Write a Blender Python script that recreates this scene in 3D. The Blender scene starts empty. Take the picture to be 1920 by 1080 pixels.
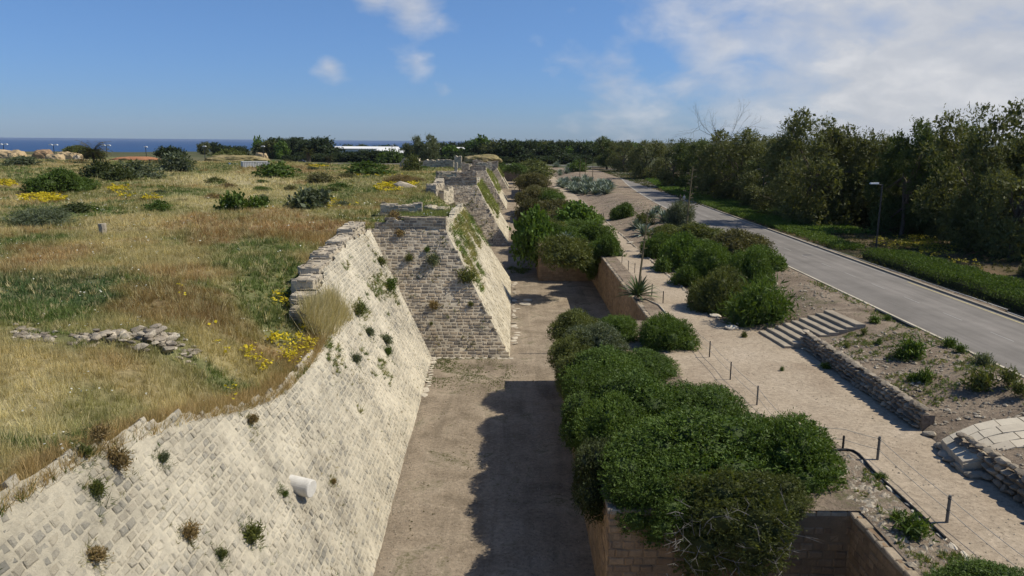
import bpy, math
import numpy as np
R = math.radians
rng = np.random.default_rng(11)
scene = bpy.context.scene
COL = scene.collection

# ------------------------------------------------------------------ camera, sky, sun, exposure
CAM = np.array([0., 0., 17.]); FPX = 1400.
PITCH = math.atan(274.5/1400); ROLL = R(.48)
cd = bpy.data.cameras.new('camera'); cam = bpy.data.objects.new('camera', cd); COL.objects.link(cam)
cd.sensor_width = 36; cd.lens = 36*FPX/1920; cd.clip_start = .1; cd.clip_end = 120000
cam.location = CAM
from mathutils import Matrix
cam.matrix_world = Matrix.Translation(CAM) @ Matrix.Rotation(math.pi/2-PITCH, 4, 'X') @ Matrix.Rotation(ROLL, 4, 'Z')
scene.camera = cam
_R = np.array([1., 0, 0]); _F = np.array([0, math.cos(PITCH), -math.sin(PITCH)]); _U = np.array([0, math.sin(PITCH), math.cos(PITCH)])
_R2 = math.cos(ROLL)*_R+math.sin(ROLL)*_U; _U2 = -math.sin(ROLL)*_R+math.cos(ROLL)*_U
def G(x, y, z):                      # photo pixel -> world point on the level z
    d = _F+_R2*(x-960)/FPX+_U2*(540-y)/FPX
    return CAM+d*(z-17)/d[2]
def proj(P):                         # world -> photo pixel, depth
    v = np.asarray(P)-CAM; z = v@_F; zz = np.maximum(z, .01)
    return 960+FPX*(v@_R2)/zz, 540-FPX*(v@_U2)/zz, z

SUN_EL, SUN_AZ = R(49), R(4)         # sun to the right (+X), a touch beyond
sv = np.array([math.cos(SUN_EL)*math.cos(SUN_AZ), math.cos(SUN_EL)*math.sin(SUN_AZ), math.sin(SUN_EL)])
sl = bpy.data.lights.new('sun', 'SUN'); sl.energy = 4.6; sl.angle = R(.5); sl.color = (1, .93, .80)
so = bpy.data.objects.new('sun', sl); COL.objects.link(so)
from mathutils import Vector
so.rotation_euler = Vector(sv).to_track_quat('Z', 'Y').to_euler()
so.location = (30, 0, 60)

w = bpy.data.worlds.new('World'); scene.world = w; w.use_nodes = True
nt = w.node_tree; nt.nodes.clear()
def N(t, typ, **k):
    n = t.nodes.new(typ)
    for a, b in k.items(): setattr(n, a, b)
    return n
def setin(n, i, v): n.inputs[i].default_value = v
def math_(t, op, a, b=None, clamp=False):
    n = N(t, 'ShaderNodeMath', operation=op); n.use_clamp = clamp
    for i, v in enumerate((a, b)):
        if v is None: continue
        if isinstance(v, (int, float)): setin(n, i, v)
        else: t.links.new(v, n.inputs[i])
    return n.outputs[0]
def mixc(t, f, a, b, mode='MIX'):
    n = N(t, 'ShaderNodeMix', data_type='RGBA', blend_type=mode)
    for i, v in ((0, f), (6, a), (7, b)):
        if isinstance(v, (int, float)): setin(n, i, v)
        elif isinstance(v, (tuple, list)): setin(n, i, (*v[:3], 1))
        else: t.links.new(v, n.inputs[i])
    return n.outputs[2]
def noise(t, vec, scale, detail=3, rough=.55, dist=0.):
    n = N(t, 'ShaderNodeTexNoise'); setin(n, 'Scale', scale); setin(n, 'Detail', detail); setin(n, 'Roughness', rough); setin(n, 'Distortion', dist)
    if vec is not None: t.links.new(vec, n.inputs['Vector'])
    return n.outputs['Fac']
def ramp(t, f, stops):
    n = N(t, 'ShaderNodeValToRGB'); cr = n.color_ramp
    while len(cr.elements) < len(stops): cr.elements.new(.5)
    for e, (p, c) in zip(cr.elements, stops):
        e.position = p; e.color = (*c, 1) if isinstance(c, tuple) else (c, c, c, 1)
    t.links.new(f, n.inputs[0]); return n.outputs[0]
sky = N(nt, 'ShaderNodeTexSky', sky_type='NISHITA'); sky.sun_disc = False
sky.sun_elevation = SUN_EL; sky.sun_rotation = R(90)-SUN_AZ
sky.altitude = 0; sky.air_density = 1.0; sky.dust_density = .25; sky.ozone_density = 4.5
tc = N(nt, 'ShaderNodeTexCoord'); gen = tc.outputs['Generated']
sep = N(nt, 'ShaderNodeSeparateXYZ'); nt.links.new(gen, sep.inputs[0])
# project the view direction on a cloud deck
zc = math_(nt, 'MAXIMUM', sep.outputs[2], .0); zz = math_(nt, 'ADD', zc, .42)
cx = math_(nt, 'DIVIDE', sep.outputs[0], zz); cy = math_(nt, 'DIVIDE', sep.outputs[1], zz)
cmb = N(nt, 'ShaderNodeCombineXYZ'); nt.links.new(cx, cmb.inputs[0]); nt.links.new(cy, cmb.inputs[1])
n1 = noise(nt, cmb.outputs[0], 2.6, 8, .56, .3); n2 = noise(nt, cmb.outputs[0], 7., 7, .58, .2)
def blob(px, py, rad, soft):         # where in the sky a cloud stands (a direction, with angular size)
    d = _F+_R2*(px-960)/FPX+_U2*(540-py)/FPX; d = d/np.linalg.norm(d)
    v = N(nt, 'ShaderNodeVectorMath', operation='DISTANCE'); nt.links.new(gen, v.inputs[0]); v.inputs[1].default_value = tuple(d)
    s = math_(nt, 'SUBTRACT', rad, v.outputs['Value']); return math_(nt, 'DIVIDE', s, soft)
cover = None
for b in ((1800, 20, .40, .42), (1500, 130, .22, .34), (1850, 200, .3, .25), (1350, 90, .10, .16), (1700, 190, .22, .2), (1150, 150, .07, .2), (2300, -100, .6, .4),
          (770, 20, .05, .09), (700, 2, .035, .08), (825, 42, .02, .07), (620, 128, .022, .05), (782, 116, .02, .08), (835, 162, .012, .06)):
    v = math_(nt, 'MINIMUM', blob(*b), 1.); cover = v if cover is None else math_(nt, 'MAXIMUM', cover, v)
cover = math_(nt, 'MAXIMUM', cover, -1.)
dens = math_(nt, 'ADD', math_(nt, 'MULTIPLY', cover, .62), math_(nt, 'SUBTRACT', n1, .50))
dens = math_(nt, 'ADD', dens, math_(nt, 'MULTIPLY', math_(nt, 'SUBTRACT', n2, .5), .55))
fac = ramp(nt, dens, [(0.0, 0.), (.08, .14), (.26, .52), (.52, .88), (1, .96)])
shade = ramp(nt, math_(nt, 'ADD', math_(nt, 'MULTIPLY', n2, .6), math_(nt, 'MULTIPLY', n1, .4)), [(.34, (.74, .77, .82)), (.5, (.90, .91, .92)), (.64, (1.12, 1.11, 1.09))])
skyt = mixc(nt, 1., sky.outputs[0], ramp(nt, zc, [(0, (.46, .67, 1.10)), (.06, (.51, .73, 1.16)), (.22, (.72, .91, 1.16)), (.6, (.85, .98, 1.15))]), 'MULTIPLY')
CL = 7.2
cl = mixc(nt, 1., shade, (CL, CL, CL*1.02), 'MULTIPLY')
fin = mixc(nt, fac, skyt, cl)
# pale band of far air just over the land
bg = N(nt, 'ShaderNodeBackground'); setin(bg, 'Strength', .085); nt.links.new(fin, bg.inputs[0])
wo = N(nt, 'ShaderNodeOutputWorld'); nt.links.new(bg.outputs[0], wo.inputs[0])
scene.view_settings.view_transform = 'Standard'; scene.view_settings.look = 'None'
scene.view_settings.exposure = .12; scene.view_settings.gamma = 1
scene.render.engine = 'CYCLES'
scene.cycles.max_bounces = 5; scene.cycles.diffuse_bounces = 2; scene.cycles.glossy_bounces = 2
scene.cycles.transmission_bounces = 2; scene.cycles.transparent_max_bounces = 4; scene.cycles.caustics_reflective = False; scene.cycles.caustics_refractive = False

# ------------------------------------------------------------------ helpers
def _h(ix, iy, seed):
    n = (ix.astype(np.int64)*374761393+iy.astype(np.int64)*668265263+seed*1442695041) & 0xffffffff
    n = ((n ^ (n >> 13))*1274126177) & 0xffffffff
    return ((n ^ (n >> 16)) & 0xffff)/65535.
def vn(x, y, s, seed=0, octv=3):     # smooth value noise, 0..1
    x = np.asarray(x, float)/s; y = np.asarray(y, float)/s; a = 1.; t = 0; o = 0
    for k in range(octv):
        ix = np.floor(x); iy = np.floor(y); fx = x-ix; fy = y-iy; fx = fx*fx*(3-2*fx); fy = fy*fy*(3-2*fy)
        v = (_h(ix, iy, seed+k)*(1-fx)+_h(ix+1, iy, seed+k)*fx)*(1-fy)+(_h(ix, iy+1, seed+k)*(1-fx)+_h(ix+1, iy+1, seed+k)*fx)*fy
        o = o+v*a; t += a; a *= .5; x = x*2.03+17; y = y*2.03+31
    return o/t
def sstep(a, b, x): t = np.clip((np.asarray(x, float)-a)/(b-a), 0, 1); return t*t*(3-2*t)
def newmesh(name, V, F, tone=None, col=None, smooth=False):
    """V (n,3); F (m,k) int array; tone per face, col per face (m,3)"""
    V = np.asarray(V, np.float32); F = np.asarray(F, np.int32); m, k = F.shape
    me = bpy.data.meshes.new(name)
    me.vertices.add(len(V)); me.vertices.foreach_set('co', V.ravel())
    me.loops.add(m*k); me.loops.foreach_set('vertex_index', F.ravel())
    me.polygons.add(m); me.polygons.foreach_set('loop_start', np.arange(m, dtype=np.int32)*k)
    me.polygons.foreach_set('loop_total', np.full(m, k, np.int32))
    me.polygons.foreach_set('use_smooth', np.full(m, smooth))
    if tone is not None:
        a = me.attributes.new('tone', 'FLOAT', 'FACE'); a.data.foreach_set('value', np.asarray(tone, np.float32))
    if col is not None:
        c = np.asarray(col, np.float32); dom = 'POINT' if len(c) == len(V) and len(V) != m else 'FACE'
        a = me.attributes.new('col', 'FLOAT_VECTOR', dom); a.data.foreach_set('vector', c.ravel())
    me.update(calc_edges=True); return me
def ob(name, me, mat=None, parent=None, loc=None):
    o = bpy.data.objects.new(name, me); COL.objects.link(o)
    if mat is not None and me is not None and not me.materials: me.materials.append(mat)
    if parent is not None: o.parent = parent
    if loc is not None: o.location = tuple(float(q) for q in loc)
    return o
def tag(o, label, cat, group=None):
    o['label'] = label; o['category'] = cat
    if group: o['group'] = group
    return o
def empty(name, loc, label, cat, group=None, rz=0.):
    o = ob(name, None, loc=loc); o.rotation_euler.z = rz; o.empty_display_size = .3
    return tag(o, label, cat, group)
def kind(o, k): o['kind'] = k; return o
def dup(root, loc, rz=0., scale=None, label=None, group=None):
    c = root.copy(); COL.objects.link(c); c.location = tuple(float(q) for q in loc); c.rotation_euler = (0, 0, rz)
    if scale is not None: c.scale = (scale,)*3 if isinstance(scale, (int, float)) else tuple(float(q) for q in scale)
    if label: c['label'] = label
    if group: c['group'] = group
    elif 'group' in c and group == '': del c['group']
    for ch in root.children:
        d = ch.copy(); COL.objects.link(d); d.parent = c
        for g in ch.children:
            e = g.copy(); COL.objects.link(e); e.parent = d
    return c
class MB:                            # collects polygons of mixed size into one mesh
    def __init__(s): s.v = []; s.f = []; s.n = 0
    def add(s, V, F):
        s.v.append(np.asarray(V, float)); s.f += [tuple(i+s.n for i in f) for f in F]; s.n += len(V); return s
    def box(s, x0, x1, y0, y1, z0, z1, M=None):
        V = np.array([(x, y, z) for z in (z0, z1) for y in (y0, y1) for x in (x0, x1)], float)
        if M is not None: V = V@M[0].T+M[1]
        return s.add(V, [(0, 2, 3, 1), (4, 5, 7, 6), (0, 1, 5, 4), (2, 6, 7, 3), (0, 4, 6, 2), (1, 3, 7, 5)])
    def tube(s, P, rad, n=8, cap=True):
        P = np.asarray(P, float); rad = np.broadcast_to(np.asarray(rad, float), (len(P),)); V = []; u = None
        for i in range(len(P)):
            t = P[min(i+1, len(P)-1)]-P[max(i-1, 0)]; t = t/(np.linalg.norm(t)+1e-9)
            if u is None: u = np.cross(t, (0, 0, 1.) if abs(t[2]) < .9 else (1., 0, 0))
            u = u-t*(u@t); u /= np.linalg.norm(u)+1e-9; b = np.cross(t, u)
            a = np.arange(n)*2*math.pi/n
            V.append(P[i]+rad[i]*(np.cos(a)[:, None]*u+np.sin(a)[:, None]*b))
        V = np.concatenate(V); F = [(i*n+j, i*n+(j+1) % n, (i+1)*n+(j+1) % n, (i+1)*n+j) for i in range(len(P)-1) for j in range(n)]
        if cap: F += [tuple(range(n))[::-1], tuple((len(P)-1)*n+j for j in range(n))]
        return s.add(V, F)
    def mesh(s, name, smooth=False):
        me = bpy.data.meshes.new(name); me.from_pydata(np.concatenate(s.v).tolist(), [], s.f); me.update()
        if smooth: me.polygons.foreach_set('use_smooth', np.full(len(me.polygons), True))
        return me

# ------------------------------------------------------------------ materials
def mat(name, rough=.9, spec=.2):
    m = bpy.data.materials.new(name); m.use_nodes = True; t = m.node_tree
    b = t.nodes['Principled BSDF']; setin(b, 'Roughness', rough); setin(b, 'Specular IOR Level', spec)
    return m, t, b
def geo_pos(t): return N(t, 'ShaderNodeNewGeometry').outputs['Position']
def bump(t, b, h, strength, dist=.05):
    n = N(t, 'ShaderNodeBump'); setin(n, 'Strength', strength); setin(n, 'Distance', dist); t.links.new(h, n.inputs['Height']); t.links.new(n.outputs[0], b.inputs['Normal'])
def attr(t, name, out='Fac'): return N(t, 'ShaderNodeAttribute', attribute_name=name).outputs[out]
def flat(name, c, rough=.7, spec=.3, metal=0., vary=.12, sc=6.):
    m, t, b = mat(name, rough, spec); setin(b, 'Metallic', metal)
    f = noise(t, geo_pos(t), sc, 4)
    t.links.new(mixc(t, f, tuple(q*(1-vary*1.5) for q in c), tuple(min(q*(1+vary), 1) for q in c)), b.inputs['Base Color'])
    return m
def stone_mat(name, stops, stain=.5, dark=(.16, .145, .12), bmp=.5, pale=None, pale_amt=0., big=.35):
    m, t, b = mat(name, .95, .1); p = geo_pos(t)
    tone = math_(t, 'FRACT', math_(t, 'ADD', attr(t, 'tone'), N(t, 'ShaderNodeObjectInfo').outputs['Random']))
    c = ramp(t, tone, stops)
    n_big = noise(t, p, big, 5, .62); n_mid = noise(t, p, 2.3, 5, .65); n_f = noise(t, p, 14., 5, .7)
    c = mixc(t, math_(t, 'MULTIPLY', ramp(t, n_mid, [(.45, 0.), (.68, 1.)]), stain), c, dark)
    c = mixc(t, math_(t, 'MULTIPLY', ramp(t, n_f, [(.50, 0.), (.66, 1.)]), stain*.75), c, dark)
    if pale: c = mixc(t, math_(t, 'MULTIPLY', ramp(t, math_(t, 'ADD', math_(t, 'MULTIPLY', n_big, .6), math_(t, 'MULTIPLY', n_f, .4)), [(.42, 0.), (.58, 1.)]), pale_amt), c, pale)
    v = ramp(t, n_big, [(.3, .78), (.7, 1.15)]); c = mixc(t, 1., c, v, 'MULTIPLY')
    t.links.new(c, b.inputs['Base Color'])
    h = math_(t, 'ADD', math_(t, 'MULTIPLY', n_mid, .6), math_(t, 'MULTIPLY', noise(t, p, 22., 6, .75), .5)); bump(t, b, h, bmp, .12)
    return m
SUNNY = [(0, (.42, .375, .285)), (.25, (.50, .44, .33)), (.5, (.37, .34, .27)), (.75, (.285, .27, .225)), (.9, (.47, .41, .30)), (1, (.39, .35, .27))]
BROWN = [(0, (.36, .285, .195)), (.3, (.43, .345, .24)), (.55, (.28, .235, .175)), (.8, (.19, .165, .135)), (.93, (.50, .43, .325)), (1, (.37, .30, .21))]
M_glacis = stone_mat('limestone_sunny', SUNNY, .45, (.25, .235, .195), 1., (.58, .52, .40), .75)
M_tower = stone_mat('limestone_brown', BROWN, .45, (.12, .105, .085), .6)
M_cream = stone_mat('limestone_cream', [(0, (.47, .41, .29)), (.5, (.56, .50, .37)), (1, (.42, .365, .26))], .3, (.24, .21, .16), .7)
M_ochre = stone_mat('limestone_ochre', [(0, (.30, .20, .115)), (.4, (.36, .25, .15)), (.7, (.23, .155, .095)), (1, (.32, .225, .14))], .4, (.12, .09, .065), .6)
M_mort = stone_mat('lime_mortar', [(0, (.57, .51, .385)), (1, (.57, .51, .385))], .62, (.30, .27, .21), 1., (.62, .56, .43), .35)
M_mortb = stone_mat('brown_mortar', [(0, (.58, .50, .37)), (1, (.58, .50, .37))], .3, (.2, .17, .13), .8)
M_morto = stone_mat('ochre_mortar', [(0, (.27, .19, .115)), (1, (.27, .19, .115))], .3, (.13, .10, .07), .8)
M_rock = stone_mat('weathered_rock', [(0, (.44, .375, .28)), (.4, (.35, .30, .225)), (.7, (.52, .455, .35)), (1, (.40, .34, .255))], .4, (.13, .12, .10), .8)
M_rockd = stone_mat('dark_weathered_rock', [(0, (.30, .25, .185)), (.4, (.235, .20, .155)), (.7, (.36, .305, .23)), (1, (.27, .23, .17))], .4, (.11, .095, .075), .8)
M_flag = stone_mat('pale_flagstone', [(0, (.50, .44, .34)), (.5, (.56, .50, .39)), (1, (.46, .40, .31))], .2, (.28, .25, .2), .3)
M_step = stone_mat('grey_step_stone', [(0, (.35, .295, .22)), (.5, (.40, .34, .255)), (1, (.31, .265, .20))], .35, (.17, .15, .125), .4)
M_outcrop = stone_mat('golden_sandstone', [(0, (.46, .35, .20)), (1, (.52, .40, .24))], .5, (.24, .17, .10), .9)

def soil_mat(name, c1, c2, c3, speck=(.5, .46, .38), grass=None, bmp=.5, use_col=False, sc=1., tracks=0.):
    m, t, b = mat(name, .97, .05); p = geo_pos(t)
    a = noise(t, p, .22*sc, 6, .62, .4); f = noise(t, p, 5., 6, .7); g = noise(t, p, 30., 3, .7)
    if use_col: c = attr(t, 'col', 'Color')
    else: c = ramp(t, a, [(.32, c1), (.5, c2), (.68, c3)])
    c = mixc(t, 1., c, ramp(t, f, [(.3, .70), (.7, 1.25)]), 'MULTIPLY')
    if tracks:
        mp_ = N(t, 'ShaderNodeMapping'); t.links.new(p, mp_.inputs[0]); mp_.inputs['Scale'].default_value = (.9, .07, 1); c = mixc(t, tracks, c, mixc(t, 1., c, ramp(t, noise(t, mp_.outputs[0], 1., 6, .65, 1.1), [(.35, .62), (.5, 1.), (.65, 1.28)]), 'MULTIPLY'))
    c = mixc(t, ramp(t, g, [(.64, 0.), (.70, .55)]), c, speck)
    c = mixc(t, ramp(t, noise(t, p, 9., 2, .5), [(.62, 0.), (.67, .5)]), c, tuple(q*.4 for q in c1))
    if grass:
        gm = math_(t, 'MULTIPLY', ramp(t, noise(t, p, .35, 5, .7, .6), [(.56, 0.), (.64, 1.)]), ramp(t, f, [(.42, 0.), (.55, 1.)]))
        c = mixc(t, math_(t, 'MULTIPLY', gm, .75), c, grass)
    t.links.new(c, b.inputs['Base Color'])
    bump(t, b, math_(t, 'ADD', f, math_(t, 'MULTIPLY', g, .5)), bmp, .10)
    return m
M_floor = soil_mat('moat_dirt', (.185, .148, .105), (.285, .23, .165), (.37, .305, .225), grass=(.10, .095, .045), bmp=.7, sc=1.6, tracks=.4)
M_path = soil_mat('sandy_path', (.31, .245, .175), (.38, .31, .225), (.43, .355, .265), bmp=.35)
M_soil = soil_mat('stony_soil', (.19, .148, .108), (.26, .205, .15), (.325, .26, .19), bmp=1., grass=(.09, .10, .04), sc=2.)
M_ground = soil_mat('field_soil', (.2, .16, .1), (.2, .16, .1), (.2, .16, .1), bmp=.8, use_col=True)
M_verge = soil_mat('dark_soil', (.06, .055, .03), (.10, .08, .045), (.17, .115, .07), bmp=.6, grass=(.05, .07, .022))
M_plain = soil_mat('plain_scrub', (.05, .065, .03), (.085, .09, .045), (.16, .14, .08), bmp=.2, sc=.05)

m, t, b = mat('asphalt', .88, .25); M_road = m; p = geo_pos(t)
c = ramp(t, noise(t, p, .35, 6, .65, .3), [(.35, (.165, .15, .13)), (.65, (.215, .195, .17))])
c = mixc(t, ramp(t, noise(t, p, 60., 2), [(.6, 0.), (.7, .4)]), c, (.27, .245, .21))
mp_ = N(t, 'ShaderNodeMapping'); t.links.new(p, mp_.inputs[0]); mp_.inputs['Scale'].default_value = (1.1, .03, 1); c = mixc(t, 1., c, ramp(t, noise(t, mp_.outputs[0], 1., 5, .6), [(.35, .80), (.65, 1.12)]), 'MULTIPLY')
c = mixc(t, ramp(t, noise(t, p, 1.1, 6, .75, 1.2), [(.60, 0.), (.66, .35)]), c, (.10, .092, .08)); t.links.new(c, b.inputs['Base Color'])
bump(t, b, noise(t, p, 80., 3), .3, .01)
def paint(name, c):
    m, t, b = mat(name, .7, .2); p = geo_pos(t)
    t.links.new(mixc(t, ramp(t, noise(t, p, 6., 6, .8), [(.42, 0.), (.62, .8)]), c, (.2, .19, .18)), b.inputs['Base Color']); return m
M_white = paint('white_paint', (.36, .345, .31)); M_yellow = paint('yellow_paint', (.55, .45, .17))
m, t, b = mat('sea_water', .25, .5); M_sea = m; p = geo_pos(t)
mp = N(t, 'ShaderNodeMapping'); t.links.new(p, mp.inputs[0]); mp.inputs['Scale'].default_value = (.4, 1.6, 1)
c = ramp(t, noise(t, mp.outputs[0], .004, 6, .6), [(.35, (.010, .045, .135)), (.65, (.014, .065, .17))]); t.links.new(c, b.inputs['Base Color'])
setin(b, 'Roughness', .55); bump(t, b, noise(t, mp.outputs[0], .25, 6, .7), 1., .8)
M_foam = flat('sea_foam', (.75, .78, .8), .9)

def leaf_mat(name, c, vary=.5, trans=.3, spot=None, use_col=False):
    m, t, b = mat(name, .62, .25)
    tone = math_(t, 'ADD', math_(t, 'MULTIPLY', attr(t, 'tone'), .8), math_(t, 'MULTIPLY', N(t, 'ShaderNodeObjectInfo').outputs['Random'], .2))
    if use_col: c0 = mixc(t, 1., attr(t, 'col', 'Color'), ramp(t, tone, [(0, .65), (1, 1.35)]), 'MULTIPLY')
    else:
        lo = tuple(q*(1-vary) for q in c); hi = (c[0]*(1+vary*1.3), c[1]*(1+vary), c[2]*(1+vary*.7))
        st = [(0, lo), (.5, c), (.9, hi)]
        if spot: st.append((.97, spot))
        c0 = ramp(t, tone, st)
    t.links.new(c0, b.inputs['Base Color'])
    tr = N(t, 'ShaderNodeBsdfTranslucent'); t.links.new(mixc(t, 1., c0, (1.25, 1.2, .5), 'MULTIPLY'), tr.inputs[0])
    mx = N(t, 'ShaderNodeMixShader'); setin(mx, 0, trans); out = t.nodes['Material Output']
    t.links.new(b.outputs[0], mx.inputs[1]); t.links.new(tr.outputs[0], mx.inputs[2]); t.links.new(mx.outputs[0], out.inputs[0])
    return m
L_green = leaf_mat('green_leaves', (.085, .138, .024)); L_olive = leaf_mat('olive_leaves', (.112, .132, .036)); L_silver = leaf_mat('silver_leaves', (.115, .14, .08), .4)
L_bright = leaf_mat('bright_leaves', (.10, .17, .028)); L_brown = leaf_mat('brownish_leaves', (.115, .112, .045)); L_dark = leaf_mat('dark_leaves', (.055, .072, .022))
L_tree = leaf_mat('tamarisk_leaves', (.12, .135, .05), .5); L_tree2 = leaf_mat('eucalyptus_leaves', (.085, .115, .035), .5); L_agave = leaf_mat('agave_leaves', (.17, .215, .175), .3, .1)
L_yucca = leaf_mat('yucca_leaves', (.085, .125, .055), .4, .1); L_dry = leaf_mat('dry_leaves', (.24, .18, .085), .4); L_wood = leaf_mat('wood_leaves', (.040, .062, .022), .5)
L_field = leaf_mat('field_grasses', (.2, .2, .1), .3, .3, use_col=True); L_yellow = leaf_mat('yellow_petals', (.52, .43, .02), .3, .3); L_umbel = leaf_mat('white_petals', (.6, .6, .52), .1, .3)
M_bark = flat('grey_bark', (.13, .105, .08), .95, .1, vary=.4); M_stalk = flat('dry_stalk', (.16, .13, .07), .9)
M_post = flat('dark_post_wood', (.055, .045, .038), .8); M_postg = flat('grey_post_wood', (.15, .14, .125), .85); M_rope = flat('pale_rope', (.42, .38, .31), .9)
M_metal = flat('black_pole_metal', (.02, .02, .022), .5, .4); M_lampw = flat('pale_lamp_housing', (.6, .62, .62), .5); M_pipe = flat('black_pipe_plastic', (.02, .02, .02), .6)
M_wbuild = flat('white_plaster', (.72, .72, .70), .8, vary=.05); M_gwin = flat('dark_window_glass', (.03, .035, .04), .2, .6); M_marble = stone_mat('white_marble', [(0, (.68, .65, .58)), (1, (.72, .69, .62))], .35, (.42, .38, .31), .4)
M_cont = flat('white_container_paint', (.58, .57, .53), .6, vary=.15); M_blue = flat('blue_panel', (.10, .14, .22), .4, .4)

# ------------------------------------------------------------------ ground levels and edges
Z_PATH, Z_ROAD, Z_FIELD, TOWER_H = 4.5, 6., 9.3, 9.6
K = .577                              # run of the scarp per metre of rise
TOWERS = [(57.5, 92., -.1), (124.3, 152.5, -.7), (190., 224., -1.5), (272.6, 300., -1.6)]
def bx(Y): return -4.61-.030*np.minimum(np.asarray(Y, float), 110)
def edge_h(Y):                        # top height of the nearest scarp
    return np.interp(Y, [-20, 8, 14.6, 17.4, 22.1, 25.3, 29, 34, 37, 39.5, 41, 45, 55, 60], [9.9, 9.9, 9.8, 9.55, 8.65, 7.7, 7.0, 6.85, 6.9, 7.5, 8.4, 9.4, 9.75, 9.6])
def near_h(Y):                        # ground height just behind the edge
    return np.interp(Y, [-20, 14, 17.4, 22, 25.3, 29, 34, 40, 46, 60], [9.7, 9.6, 9.35, 8.5, 7.6, 6.9, 6.75, 7.2, 8.8, 9.2])
def edge_x(Y):
    Y = np.asarray(Y, float); e = bx(Y)-K*np.minimum(edge_h(Y), 9.6)
    for y0, y1, xr in TOWERS:
        e = np.where((Y > y0+K*TOWER_H) & (Y < y1-K*TOWER_H), xr-K*TOWER_H, e)
    return np.where((Y > 87) & (Y < 112), -7.2-.4*np.abs(Y-98)/10, e)
def zf(x, y):                         # left field
    x = np.asarray(x, float); y = np.asarray(y, float); d = edge_x(y)-x
    base = Z_FIELD+(vn(x, y, 14, 3)-.5)*.9*sstep(1, 8, d)+(vn(x, y, 3, 5)-.5)*.25*sstep(.5, 4, d)
    base = base-sstep(235, 322, y)*sstep(-190, -120, x)*3.3+.6*sstep(-40, -80, x)*sstep(60, 120, y)
    base = base-.6*sstep(-400, -150, -x)*0
    sp = (y > 85.6) & (y < 113); base = np.where(sp, np.minimum(base, 9.5-.62*np.maximum(x+12.2, 0)+(vn(x, y, 2.5, 7)-.5)*.8), base)
    nh = near_h(y); k = sstep(.0, 5.5, d)*(y < 60)+(y >= 60)
    return np.where(y < 62, nh*(1-k)+base*k, base)-.15*(1-sstep(0, 1, d))
BLOCKS = [(24., 52., 3.44), (91.5, 122, 3.3), (158, 188, 3.4), (226, 270, 3.4)]
def wall_x(Y):                        # counterscarp line
    Y = np.asarray(Y, float); e = np.where(Y < 24, 11.9, 10.)
    for y0, y1, x in BLOCKS: e = np.where((Y >= y0) & (Y <= y1), x, e)
    return e
def path_l(Y): return np.where(np.asarray(Y) < 28.3, 14.2, np.interp(Y, [28.3, 31, 33, 34.5, 50, 53, 60, 300], [14.1, 13.7, 10.5, 9.2, 9.2, 11.4, 11.5, 11.8]))
def path_r(Y): return np.interp(Y, [0, 44.6, 46, 49.5, 50.5, 51.5, 300], [18.25, 18.25, 17.3, 16.9, 15.4, 14.95, 15.2])
RC = np.array([(28.6, -40), (28.7, 30), (28.9, 50), (29.5, 90), (30.6, 140), (33.5, 190), (37.5, 235), (40.5, 275), (41.5, 305), (38, 335), (28, 356), (8, 370), (-20, 374), (-60, 364), (-95, 360), (-140, 372), (-260, 400)], float)
# dense centre line
_t = np.concatenate([[0], np.cumsum(np.linalg.norm(np.diff(RC, axis=0), axis=1))])
def catmull(P, n):
    out = []
    Q = np.vstack([2*P[0]-P[1], P, 2*P[-1]-P[-2]])
    for i in range(1, len(Q)-2):
        for s in np.linspace(0, 1, n, endpoint=False):
            a, b_, c_, d_ = Q[i-1], Q[i], Q[i+1], Q[i+2]
            out.append(.5*((2*b_)+(-a+c_)*s+(2*a-5*b_+4*c_-d_)*s*s+(-a+3*b_-3*c_+d_)*s**3))
    out.append(Q[-2]); return np.array(out)
RL = catmull(RC, 10)
rt = np.gradient(RL, axis=0); rt /= np.linalg.norm(rt, axis=1)[:, None]; rn = np.stack([rt[:, 1], -rt[:, 0]], 1)  # to the right
def road_lx(Y): m_ = RL[:, 1] < 340; k = np.argmax(RL[:, 1]); return np.interp(Y, RL[m_][:, 1][:90], RL[m_][:, 0][:90]-3.7)
def zr(x, y):
    x = np.asarray(x, float); y = np.asarray(y, float)
    bank = Z_PATH+(Z_ROAD-Z_PATH)*sstep(15, 24.3, x)+(vn(x, y, 5, 8)-.5)*.35*sstep(15, 17, x)*(1-sstep(22, 24.5, x))
    terr = 5.35+.65*sstep(18.3, 24.3, x)+(vn(x, y, 2.5, 9)-.5)*.3*(1-sstep(22, 24.5, x))
    low = np.where(x < 18.3, Z_PATH, terr)
    st = np.where(x < 17.2, Z_PATH, Z_PATH+1.44*np.clip((x-17.2)/4.9, 0, 1)-.1)
    z = np.where(y < 44.6, low, np.where(y < 50., st, bank))
    kk = sstep(27.6, 29., y)*(1-sstep(33.2, 35, y))*(x > 18.2)*(1-sstep(22, 25, x)); z = z+(np.minimum(z, 4.72+.155*(x-18))-z)*kk
    z = np.where(x < 14.9, Z_PATH, z)
    z = z+(vn(x, y, 1.5, 12)-.5)*.06
    z = z+(6-z)*sstep(290, 328, y)*(x < 24.5)
    z = z+(x > 34)*((vn(x, y, 6, 14)-.5)*.25*sstep(34.5, 38, x))
    return z
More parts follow.
